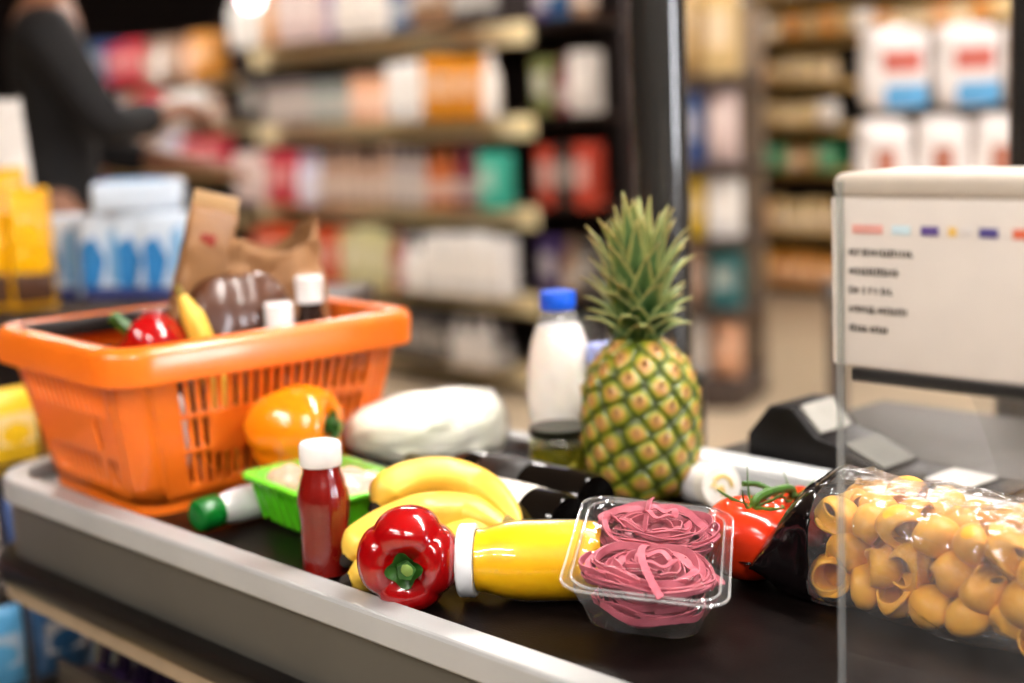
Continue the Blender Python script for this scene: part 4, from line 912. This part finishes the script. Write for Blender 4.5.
# ------------------------------------------------------------------ long shelf unit
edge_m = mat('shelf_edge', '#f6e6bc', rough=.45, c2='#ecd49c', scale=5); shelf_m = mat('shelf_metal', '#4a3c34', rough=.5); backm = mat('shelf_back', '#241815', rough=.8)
def shelf_unit(name, label, s0, s1, t0, depth, zs, top, edge_h, emat=edge_m, bmat=backm, ends=(-1, 1)):
    r_ = thing(name, label, 'shelf unit', bt((s0 + s1) / 2, t0 + depth / 2, 0), (0, 0, ANG)); w = s1 - s0
    q = newbm(); add_box(q, (0, depth / 2 - .012, top / 2), (w, .024, top)); obj('back_panel', q, bmat, r_)
    q = newbm(); add_box(q, (0, .01, zs[0] / 2 - .01), (w, depth - .03, zs[0] - .03)); obj('plinth', q, shelf_m, r_)
    for sx in ends:
        q = newbm(); add_box(q, (sx * (w / 2 + .012), 0, top / 2), (.022, depth, top), bev=.004); obj('end_panel', q, bmat, r_)
    for z in zs:
        q = newbm(); add_box(q, (0, 0, z - .012), (w, depth, .022)); so = obj('shelf', q, shelf_m, r_)
        q = newbm(); add_box(q, (0, -depth / 2 - .006, z - edge_h / 2), (w, .012, edge_h), bev=.002); obj('price_rail', q, emat, so)
    return r_
def at_s(px, t, z):       # s of the point on the vertical plane t seen at column px
    lo, hi = -14.0, 4.0
    for _ in range(50):
        m = (lo + hi) / 2
        if proj(bt(m, t, z))[0] < px: lo = m
        else: hi = m
    return m
GT, GS1 = 4.47, -4.60
GS0 = at_s(258, GT, 1.2)
ZS = [.13, .46, .85, 1.25, 1.655]; ZN = ['bottom', 'fourth', 'third', 'second', 'top']
shelf_unit('shelf_unit', 'long dark shelf unit with beige shelf edges full of packaged goods', GS0, GS1, GT, .46, ZS, 2.05, .095, ends=(-1,))
rnd = random.Random(17)
FAR = [('#e9cfc8', 2), ('#f1e6da', 3), ('#f4efe9', 3), ('#e59a3c', 1), ('#d23c4c', 2), ('#3c568c', 1), ('#3f8f5c', 1), ('#b08c74', 1), ('#d8d2e2', 2), ('#4a4440', 1), ('#f0b48c', 2)]
FARL = [c for c, k in FAR for _ in range(k)]
ROWS = {
 4: [(225, 248, '#e9cfc8', 'carton'), (248, 276, '#f4efe9', 'bottle'), (276, 290, '#e59a3c', 'carton'), (290, 332, '#e9cfc8', 'carton'), (332, 352, '#7a5f9a', 'bottle'), (352, 406, '#f1e6da', 'carton'), (406, 432, '#1f4a72', 'bottle'), (432, 462, '#8d6a4c', 'carton'), (462, 502, '#2a2220', 'bottle'), (502, 560, '#5fae20', 'pouch')],
 3: [(225, 272, '#4a4440', 'carton'), (272, 325, '#a89890', 'jar'), (325, 356, '#8f938c', 'jar'), (356, 396, '#f0b48c', 'jar'), (396, 446, '#f4efe9', 'carton'), (446, 492, '#d98a1c', 'carton'), (492, 560, '#f1e6da', 'bottle')],
 2: [(205, 278, '#e9cfc8', 'carton'), (278, 312, '#d23c4c', 'carton'), (312, 330, '#d8d2e2', 'bottle'), (330, 404, '#b08c74', 'bottle'), (404, 438, '#a89890', 'bottle'), (438, 472, '#b05a20', 'bottle'), (472, 494, '#6a1c2c', 'bottle'), (494, 560, '#3fb49a', 'carton')],
 1: [(230, 354, '#d9562a', 'carton'), (354, 398, '#d6cf9a', 'carton'), (398, 416, '#9c2028', 'bottle'), (416, 436, '#f4efe9', 'bottle'), (436, 452, '#3c568c', 'bottle'), (452, 560, '#f4efe9', 'carton')],
 0: [(380, 468, '#4a4440', 'carton'), (468, 500, '#c8bfb6', 'bottle'), (500, 525, '#4a4440', 'bottle'), (525, 560, '#c8bfb6', 'bottle')]}
nprod = 0
for r in range(5):
    z = ZS[r] + .002; s = GS1 - .03; k = 0
    while True:
        px, py = proj(bt(s, GT - .15, z + .12)); hit = None
        for x0, x1, c, kd in ROWS[r]:
            if x0 <= px < x1: hit = (c, kd)
        if hit: c, kd = hit
        else:
            c, kd = rnd.choice(FARL), rnd.choice(('carton', 'carton', 'bottle', 'jar'))
        w = {'carton': .125, 'bottle': .088, 'jar': .10, 'pouch': .13}[kd] * (1.0 if px > 270 else 1.35); h = {'carton': .27, 'bottle': .275, 'jar': .21, 'pouch': .26}[kd] * rnd.uniform(.9, 1.06)
        if r == 4: h *= 1.12
        if r == 0: h *= .8
        if s - w < GS0 + .02: break
        vis = not (r == 1 and px < 270 and True) and not (r == 0 and px < 375) and not (r == 2 and px < 190)
        if vis:
            d = min(w * .9, .16); product(kd, c, (w * .93, d, h), bt(s - w / 2, GT - .225 + d / 2 + rnd.uniform(0, .02), z), ANG, '%s %s on the long unit\'s %s shelf, %s from its right end' % (cname(c), kd, ZN[r], ordinal(k)), 'goods on the long shelf unit'); nprod += 1
        k += 1; s -= w + .004
# lower, tighter shelves further along to the left
HS1 = GS0 - .06; HS0 = at_s(70, GT, 1.2); HZ = [.13, .47, .76, 1.01, 1.26, 1.52]; HN = ['bottom', 'fifth', 'fourth', 'third', 'second', 'top']
shelf_unit('shelf_unit', 'farther left shelf unit with tighter shelves of mixed packages', HS0, HS1, GT, .46, HZ, 1.84, .05)
for r in range(3, 6):
    s = HS1 - .03; k = 0
    while s > HS0 + .2:
        kd = rnd.choice(('carton', 'carton', 'bottle', 'jar')); w = {'carton': .19, 'bottle': .12, 'jar': .14}[kd]; c = rnd.choice(FARL)
        if s - w < HS0 + .6 and r == 5: c = rnd.choice(['#d9562a', '#d23c4c'])
        product(kd, c, (w * .93, .12, .205 * rnd.uniform(.85, 1.05) if r < 5 else .26 * rnd.uniform(.85, 1.05)), bt(s - w / 2, GT - .15, HZ[r] + .002), ANG, '%s %s on the farther left unit\'s %s shelf, %s from its right' % (cname(c), kd, HN[r], ordinal(k)), 'goods on the farther left shelf unit')
        k += 1; s -= w + .004
# shelf end set back; its dimmer light is put into darker edge and goods colours
EU0, EU1, ET = GS1 + .012, GS1 + .37, GT + .16
shelf_unit('shelf_unit', 'shelf end coloured dark for dim light, beside the long unit, left of the metal post', EU0, EU1, ET, .42, ZS, 2.05, .03, mat('shaded_edge', '#3c2c24', rough=.6), ends=(1,))
EC = {4: ['#3d2a5c', '#1f4a72', '#8d6a4c'], 3: ['#6b7040', '#6a1c2c', '#c8bfb6'], 2: ['#b8402c', '#2a2220', '#b8402c'], 1: ['#3d2a5c', '#8d6a4c', '#4a4440'], 0: ['#4a4440', '#8f938c', '#4a4440']}
CN['#6b7040'] = 'olive green'; CN['#b8402c'] = 'brick red'
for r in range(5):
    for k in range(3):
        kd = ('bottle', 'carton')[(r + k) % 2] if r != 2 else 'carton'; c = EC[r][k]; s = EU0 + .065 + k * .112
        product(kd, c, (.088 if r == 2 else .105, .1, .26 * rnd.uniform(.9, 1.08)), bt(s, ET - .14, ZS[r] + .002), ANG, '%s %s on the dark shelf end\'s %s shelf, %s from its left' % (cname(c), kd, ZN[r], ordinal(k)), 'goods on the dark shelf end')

# promotion stand right of the post
ps = at(716, 396, 0) + bt(.07, -.06); pz = [.12, .42, .72, 1.02, 1.38]
PD = thing('promotion_stand', 'promotion stand of colourful goods just right of the metal post', 'display stand', ps, (0, 0, ANG + .35))
q = newbm(); add_box(q, (0, 0, .05), (.31, .40, .10), bev=.01); obj('base', q, shelf_m, PD)
q = newbm(); add_box(q, (0, .19, .86), (.31, .02, 1.62)); obj('back_panel', q, mat('stand_card', '#8d7a66', rough=.7), PD)
for z in pz:
    q = newbm(); add_box(q, (0, 0, z - .012), (.31, .38, .02), bev=.003); obj('shelf', q, shelf_m, PD)
PCOL = [['#c8bfb6', '#f0b48c'], ['#b08c74', '#1f6f74'], ['#d8b020', '#f4efe9'], ['#3c568c', '#e9cfc8'], ['#c8a468', '#e2c084']]
CN['#d8b020'] = 'mustard'
PN = ['bottom', 'fourth', 'third', 'second', 'top']
Mp = Matrix.Translation(ps) @ Matrix.Rotation(ANG + .35, 4, 'Z')
for r in range(5):
    for k in range(2):
        kd = ('carton', 'pouch', 'carton')[(k + r) % 3]; c = PCOL[r][k]; hh = .235 if r < 3 else (.30 if r == 3 else .34)
        product(kd, c, (.118, .10, hh), Mp @ Vector((-.072 + .144 * k, -.09, pz[r] + .001)), ANG + .35, '%s %s on the promotion stand\'s %s shelf, %s' % (cname(c), kd, PN[r], ('at its left', 'at its right')[k]), 'goods on the promotion stand')

# far amber shelves
FT, FZ = 7.95, [.08, .42, .82, 1.10, 1.38, 1.66, 1.92]; FN = ['bottom', 'sixth', 'fifth', 'fourth', 'third', 'second', 'top']
FS0, FS1 = at_s(700, FT, 1.2), at_s(1040, FT, 1.2)
shelf_unit('shelf_unit', 'far wall of shelves packed with amber and beige goods', FS0, FS1, FT, .4, FZ, 2.35, .05, mat('far_edge', '#d0aa6c', rough=.5), mat('far_back', '#120907', rough=.8))
for r in range(7):
    s = FS0 + .04; k = 0
    while s < FS1 - .1:
        w = .125; c = rnd.choice(['#e2c084', '#e2c084', '#c8a468', '#e0b050', '#d98a1c', '#f1e6da']); kd = rnd.choice(('jar', 'carton', 'jar', 'pouch'))
        if r == 2: c = rnd.choice(['#c8a468', '#3f8f5c', '#b98a4a'])
        if r == 0: c = rnd.choice(['#e0b050', '#d98a1c', '#e59a3c'])
        px = proj(bt(s + w / 2, FT - .15, FZ[r] + .1))[0]
        if px < 838 or (r >= 5):
            h = (.14 if r > 1 else .20) * rnd.uniform(.92, 1.08)
            product(kd, c, (w * .92, .12, h), bt(s + w / 2, FT - .13, FZ[r] + .002), ANG, '%s %s on the far shelves\' %s shelf, %s from the left' % (cname(c), kd, FN[r], ordinal(k)), 'goods on the far amber shelves')
        s += w + .006; k += 1

# stacked white packs
kp_ = aty(935, 150, 4.2); PKA = math.radians(-10)
ptb = thing('pallet_stand', 'low dark stand carrying the white packs, behind the notice', 'stand', (kp_.x, kp_.y, 0), (0, 0, PKA))
q = newbm(); add_box(q, (0, 0, .70), (.62, .36, .04), bev=.006); obj('top_board', q, shelf_m, ptb)
for x in (-.28, .28):
    for y in (-.15, .15):
        q = newbm(); add_box(q, (x, y, .34), (.04, .04, .68), bev=.004); obj('leg', q, shelf_m, ptb)
packm = mat('pack_film', '#efe6e0', rough=.25, coat=.4, var=.03, bump=.5, bscale=18)
def make_pack(w, d, h, marks):
    r_ = thing('tissue_pack', '', 'pack')
    q = newbm()
    def fn(u, v):
        a = 2 * PI * v; c, s_ = math.cos(a), math.sin(a); f = (1 - abs(2 * u - 1) ** 7) ** .4 * .985 + .015; p = Vector((w / 2 * f * math.copysign(abs(c) ** .34, c), d / 2 * f * math.copysign(abs(s_) ** .34, s_), h * u)); return p + Vector((noise.noise(p * 14), noise.noise(p * 14 + Vector((3, 0, 0))), 0)) * .006
    add_grid(q, fn, 24, 48, closed_v=True); obj('wrapper', q, packm, r_)
    for x, z, ww, hh, m in marks:
        q = newbm(); add_box(q, (x * w, -d / 2 - .0005, z * h), (ww * w, .008, hh * h), bev=.003); obj('printed_mark', q, m, r_)
    return r_
red_m, blu_m, brn_m = mat('print_red', '#cf6a5c', rough=.5), mat('print_blue', '#5fa6d6', rough=.5), mat('print_brown', '#b06a52', rough=.5)
PA = make_pack(.185, .26, .245, [(.08, .58, .55, .24, red_m), (.14, .19, .62, .26, blu_m)]); PB = make_pack(.15, .26, .245, [(0, .42, .36, .40, brn_m), (.1, .2, .6, .14, red_m)])
Mk = Matrix.Translation((kp_.x, kp_.y, 0)) @ Matrix.Rotation(PKA, 4, 'Z')
for i, (p0, x, z, lab) in enumerate(((PA, -.118, 1.222, 'white pack with red and blue print, upper row, left'), (PA, .075, 1.222, 'white pack with red and blue print, upper row, middle'), (PA, .268, 1.222, 'white pack with red and blue print, upper row, by the dark post'))):
    p = Mk @ Vector((x, 0, z))
    if i == 0: p0.location = p; p0.rotation_euler = (0, 0, PKA); p0['label'] = lab; p0['group'] = 'upper row of white packs'
    else: dup(p0, p, (0, 0, PKA), lab, 'upper row of white packs')
for i in range(4):
    p = Mk @ Vector((-.15 + .155 * i, -.03, .972)); lab = 'white pack with small brown pictures, lower row, %s' % ('leftmost', 'second from left', 'third from left', 'by the dark post')[i]
    if i == 0: PB.location = p; PB.rotation_euler = (0, 0, PKA); PB['label'] = lab; PB['group'] = 'lower row of white packs'
    else: dup(PB, p, (0, 0, PKA), lab, 'lower row of white packs')
PC = dup(PB, Mk @ Vector((-.075, 0, .722)), (0, 0, PKA), 'white pack under the two rows, left, behind the notice', 'bottom white packs'); dup(PB, Mk @ Vector((.12, 0, .722)), (0, 0, PKA), 'white pack under the two rows, middle, behind the notice', 'bottom white packs')

# ------------------------------------------------------------------ rack beyond the belt end: sky blue packs, yellow bags
rk = aty(110, 290, 2.85)
rck = thing('sweets_rack', 'dark tiered rack of sweets beyond the end of the belt', 'rack', (rk.x - .12, rk.y - .02, 0), (0, 0, math.radians(-8)))
q = newbm(); add_box(q, (0, .0, .93), (1.25, .30, .03), bev=.004); obj('top_shelf', q, shelf_m, rck)
q = newbm(); add_box(q, (0, .13, .46), (1.25, .03, .92)); obj('back_panel', q, backm, rck)
for sx in (-.61, .61):
    q = newbm(); add_box(q, (sx, 0, .46), (.025, .30, .92)); obj('end_panel', q, backm, rck)
Mr = Matrix.Translation(rck.location) @ Matrix.Rotation(math.radians(-8), 4, 'Z'); RZ = math.radians(-8)
bluep = mat('blue_print', '#2c7fc0', rough=.4); navyp = mat('navy_print', '#2c3a78', rough=.4); wrapw = mat('pack_white', '#d6e2ef', rough=.25, coat=.4, var=.03)
def make_milkpack():
    r_ = thing('wipes_pack', '', 'pack'); q = newbm(); add_box(q, (0, 0, .085), (.086, .06, .165), bev=.012, seg=3); obj('wrapper', q, wrapw, r_)
    q = newbm(); add_prism(q, [(-.038, .03), (-.006, .03), (.010, .08), (-.010, .125), (-.038, .11)], -.0325, -.029); obj('printed_swirl', q, bluep, r_)
    q = newbm(); add_prism(q, [(.014, .04), (.038, .03), (.038, .145), (.018, .13)], -.0325, -.029); obj('printed_swirl', q, mat('sky_print', '#7cb4e0', rough=.4), r_)
    q = newbm(); add_box(q, (0, -.031, .019), (.074, .003, .020)); obj('printed_band', q, navyp, r_); return r_
MPK = make_milkpack()
for i, px in enumerate((66, 110, 146, 172)):
    p = aty(px, 288, 2.78 - i * .02); p.z = .946; lab = 'white and blue pack standing on the rack, %s of four' % ('leftmost', 'second', 'third', 'rightmost')[i]
    if i == 0: MPK.location = p; MPK.rotation_euler = (0, 0, RZ); MPK['label'] = lab; MPK['group'] = 'white and blue packs on the rack'
    else: dup(MPK, p, (0, 0, RZ), lab, 'white and blue packs on the rack')
p = aty(94, 200, 2.74); dup(MPK, (p.x, p.y, 1.144), (math.radians(-90), 0, RZ - math.radians(78)), 'white and blue pack lying on top of the standing packs', 'white and blue packs on the rack')
yel = mat('yellow_bag', '#f2b604', rough=.3, coat=.4, c2='#e8a200', scale=20); brw = mat('brown_bag', '#4a2c1a', rough=.4)
def make_yellow():
    r_ = thing('snack_bag', '', 'snack bag'); q = newbm()
    def fn(u, v):
        a = 2 * PI * v; t_ = .028 * math.sin(u * PI) ** .55 + .0015; c, s_ = math.cos(a), math.sin(a); p = Vector((.048 * math.copysign(abs(c) ** .5, c), t_ * s_, .26 * u)); return p + Vector((0, noise.noise(p * 40) * .006, 0))
    add_grid(q, fn, 26, 28, closed_v=True); obj('bag_body', q, yel, r_)
    q = newbm(); add_box(q, (0, -.016, .05), (.084, .022, .07), bev=.008); obj('printed_base', q, brw, r_); return r_
YB = make_yellow(); YB.scale = (.85, .85, .85)
for i, (px, Y, z, lab) in enumerate(((-8, 2.66, .948, 'yellow snack bag at the far left of the rack'), (12, 2.74, .985, 'yellow snack bag standing tall, second on the rack'), (33, 2.66, .948, 'yellow snack bag next to the white and blue packs'))):
    p = aty(px, 280, Y); p.z = z
    if i == 0: YB.location = p; YB['label'] = lab; YB['group'] = 'yellow snack bags on the rack'
    else: dup(YB, p, (0, 0, .2 * i), lab, 'yellow snack bags on the rack')
p = aty(10, 170, 2.86); wb = thing('white_bag', 'tall white paper bag standing behind the yellow snack bags', 'bag', (p.x, p.y, .946)); wb.scale = (1, 1, .92); q = newbm()
add_grid(q, lambda u, v: Vector(((.055 - .022 * u) * math.copysign(abs(math.cos(2 * PI * v)) ** .5, math.cos(2 * PI * v)), .03 * (1 - .9 * u) * math.sin(2 * PI * v), .42 * u + .01 * noise.noise(Vector((u * 5, v * 5, 0))))), 16, 28, closed_v=True); obj('bag_paper', q, mat('white_paper', '#e9e3dc', rough=.5, bump=.4, bscale=30), wb)

# sweets beside the belt end (below and left of the basket) and bars under the bumper
CR = thing('sweets_stand', 'stepped wire stand of sweets at the end of the counter', 'rack', bt(-1.93, .86, 0), (0, 0, ANG + PI / 2))
wirem = mat('rack_wire', '#3a3430', rough=.4, metal=.5)
steps = [(.36, -.10), (.50, -.05), (.64, .0), (.78, .05)]
for z, y in steps:
    q = newbm(); add_box(q, (0, y, z), (.66, .085, .010), bev=.002); add_tube(q, [(-.33, y - .042, z + .03), (.33, y - .042, z + .03)], .003, 6); obj('tier', q, wirem, CR)
for x in (-.32, .32):
    q = newbm(); add_tube(q, [(x, -.13, .0), (x, .13, .88), (x, .13, 0)], .008, 8); obj('frame', q, wirem, CR)
Mc = Matrix.Translation(CR.location) @ Matrix.Rotation(ANG + PI / 2, 4, 'Z')
SWC = ['#d6cf9a', '#3c568c', '#f4efe9', '#6a1c2c', '#f0c020', '#5aa6d8', '#d23c4c', '#3d2a5c', '#c8bfb6', '#e0b050', '#1f4a72', '#2a2220']
for r, (z, y) in enumerate(steps):
    for k in range(7):
        c = SWC[(r * 3 + k * 5 + 4) % len(SWC)]
        product('pouch', c, (.082, .045, .125), Mc @ Vector((-.285 + .093 * k, y, z + .006)), ANG + PI / 2 + rnd.uniform(-.2, .2), '%s sweets pouch on the wire stand\'s %s tier, %s from the front' % (cname(c), ('lowest', 'second', 'third', 'fourth', 'highest')[r], ORD[k]), 'sweets on the wire stand')
# chocolate bars on the little shelf under the bumper
def make_bar():
    r_ = thing('chocolate_bar', '', 'chocolate bar'); q = newbm(); add_box(q, (0, 0, .055), (.040, .012, .11), bev=.004); obj('wrapper', q, mat('bar_wrapper', '#2c1b3c', rough=.25, coat=.5, c2='#1d1226'), r_)
    q = newbm(); add_box(q, (0, -.0055, .075), (.032, .004, .030), bev=.001); obj('printed_band', q, mat('bar_print', '#8f86b8', rough=.3), r_); return r_
BB = make_bar()
for i in range(7):
    p = bt(-1.62 + i * .05, .785, .608); lab = 'dark purple chocolate bar under the bumper, %s from the counter end' % ORD[i]; rr = (math.radians(-14), 0, ANG)
    if i == 0: BB.location = p; BB.rotation_euler = rr; BB['label'] = lab; BB['group'] = 'chocolate bars under the bumper'
    else: dup(BB, p, rr, lab, 'chocolate bars under the bumper')

# small glowing pendant by the long shelves
gl_ = aty(251, -2, 5.6)
pl_ = thing('pendant_lamp', 'small round pinkish glowing pendant lamp above the long shelves', 'lamp', gl_)
q = newbm(); add_lathe(q, [(0, -.045), (.025, -.038), (.042, -.015), (.042, .015), (.025, .038), (0, .042)], 24); obj('globe', q, emitm('globe_glow', '#ffc8d8', 9.0), pl_)
q = newbm(); add_tube(q, [(0, 0, .04), (0, 0, 3.6 - gl_.z)], .004, 6); obj('cable', q, rubber, pl_)

# ------------------------------------------------------------------ person in dark clothes beyond the rack
def skin_mesh(name, joints, edges, m, parent, sub=2, root=0):
    me = bpy.data.meshes.new(name); me.from_pydata([j[:3] for j in joints], edges, []); o = bpy.data.objects.new(name, me); COL.objects.link(o); me.materials.append(m); o.parent = parent
    md = o.modifiers.new('skin', 'SKIN'); md.use_smooth_shade = True
    for i, j in enumerate(joints): v = me.skin_vertices[0].data[i]; v.radius = (j[3], j[4] if len(j) > 4 else j[3]); v.use_root = (i == root)
    sd = o.modifiers.new('sub', 'SUBSURF'); sd.levels = sub; sd.render_levels = sub; return o
pe = aty(54, 120, 3.6)
per = thing('person', 'person in a black long sleeved top standing behind the rack, reaching forward', 'person', (pe.x, pe.y, 0), (0, 0, math.radians(104))); per.scale = (1.06, 1.06, 1.06)
skinm = mat('skin', '#8f5f44', rough=.5, var=.05, sss=.15); dark_c = mat('black_cloth', '#0f0b0b', rough=.8); jean = mat('dark_trousers', '#15131a', rough=.8); hairm = mat('dark_hair', '#150d09', rough=.5)
J = [(0, 0, .96, .115, .09), (0, 0, 1.10, .105, .08), (0, .0, 1.26, .13, .09), (0, 0, 1.40, .13, .08), (0, -.01, 1.49, .05), (0, -.02, 1.56, .052), (0, -.03, 1.64, .078, .09), (0, -.03, 1.72, .07, .085)]
E_ = [(0, 1), (1, 2), (2, 3), (3, 4), (4, 5), (5, 6), (6, 7)]
def addj(p, par): J.append(p); E_.append((par, len(J) - 1)); return len(J) - 1
for sx in (-1, 1):
    k = addj((sx * .10, 0, .90, .085), 0); k = addj((sx * .105, -.01, .50, .055), k); k = addj((sx * .105, .02, .30, .052), k); k = addj((sx * .105, .02, .08, .036), k); addj((sx * .115, -.14, .03, .03), k)
def arm(sh, el, wr, hd):
    k = addj((*sh, .052), 3); k = addj((*((Vector(sh) + Vector(el)) / 2), .043), k); k = addj((*el, .036), k); k = addj((*((Vector(el) * .6 + Vector(wr) * .4)), .037), k); k = addj((*wr, .024), k)
    d = (Vector(hd) - Vector(wr)).normalized(); sd = d.cross(Vector((0, 0, 1))).normalized(); pm = Vector(wr) + d * .06; kp = addj((*pm, .030, .016), k)
    for f, (o_, ln) in enumerate(((-.027, .060), (-.009, .072), (.009, .068), (.027, .052))):
        b0 = pm + d * .030 + sd * o_; f1 = addj((*b0, .0085), kp); f2 = addj((*(b0 + d * ln * .5 - Vector((0, 0, .008))), .008), f1); addj((*(b0 + d * ln * .85 - Vector((0, 0, .03))), .007), f2)
    t1_ = addj((*(Vector(wr) + d * .03 - sd * .034), .010), k); addj((*(Vector(wr) + d * .07 - sd * .052 - Vector((0, 0, .012))), .008), t1_)
arm((.185, 0, 1.42), (.235, -.06, 1.15), (.14, -.30, 1.10), (.12, -.4, 1.09)); arm((-.185, 0, 1.42), (-.22, -.12, 1.20), (.05, -.30, 1.24), (.14, -.33, 1.22))
body = skin_mesh('body', J, E_, skinm, per)
T = [(0, 0, .88, .14, .12), (0, 0, 1.10, .122, .10), (0, 0, 1.26, .145, .105), (0, 0, 1.40, .145, .095), (0, -.005, 1.47, .07), (.19, 0, 1.425, .065), (.235, -.06, 1.15, .052), (.17, -.22, 1.115, .042), (-.19, 0, 1.425, .065), (-.22, -.12, 1.20, .052), (-.06, -.23, 1.223, .042)]
skin_mesh('shirt', T, [(0, 1), (1, 2), (2, 3), (3, 4), (3, 5), (5, 6), (6, 7), (3, 8), (8, 9), (9, 10)], dark_c, per)
T = [(0, 0, .99, .128, .102), (.10, 0, .88, .098), (.105, -.01, .50, .070), (.105, .02, .12, .062), (-.10, 0, .88, .098), (-.105, -.01, .50, .070), (-.105, .02, .12, .062)]
skin_mesh('trousers', T, [(0, 1), (1, 2), (2, 3), (0, 4), (4, 5), (5, 6)], jean, per)
q = newbm()
def hr(u, v):
    a = u * 1.75; th = 2 * PI * v; front = max(0, -math.sin(th)); a *= 1.25 - .66 * front; n_ = 1 + .04 * noise.noise(Vector((math.cos(th) * 4, math.sin(th) * 4, u * 6))); return Vector((.092 * math.sin(a) * math.cos(th) * n_, .108 * math.sin(a) * math.sin(th) * n_ - .02, 1.68 + .128 * math.cos(a) * n_))
add_grid(q, hr, 14, 32, closed_v=True); obj('hair', q, hairm, per, solid=.006)
q = newbm()
for sx in (-1, 1):
    add_lathe(q, [(0, -.012), (.008, -.009), (.012, 0), (.008, .009), (0, .012)], 12, M=Matrix.Translation((sx * .030, -.108, 1.665)))
eyo = obj('eyes', q, mat('eye_white', '#e8e4de', rough=.2), per)
q = newbm(); add_tube(q, [(0, -.115, 1.668), (0, -.128, 1.645), (0, -.134, 1.628), (0, -.118, 1.622)], [.007, .010, .013, .009], 10); obj('nose', q, skinm, per)
q = newbm(); add_tube(q, [(-.022, -.108, 1.600), (0, -.116, 1.602), (.022, -.108, 1.600)], [.003, .006, .003], 8); obj('mouth', q, mat('lips', '#8a4a40', rough=.5), per)
for sx in (-1, 1):
    q = newbm(); add_lathe(q, [(0, -.03), (.009, -.024), (.013, 0), (.009, .026), (0, .031)], 12, M=Matrix.Translation((sx * .083, -.02, 1.65))); obj('ear', q, skinm, per)
    q = newbm(); add_tube(q, [(sx * .105, .06, .045), (sx * .108, -.03, .05), (sx * .115, -.12, .04), (sx * .117, -.18, .03)], [.036, .046, .042, .026], 14, flat=.75); obj('shoe', q, rubber, per)
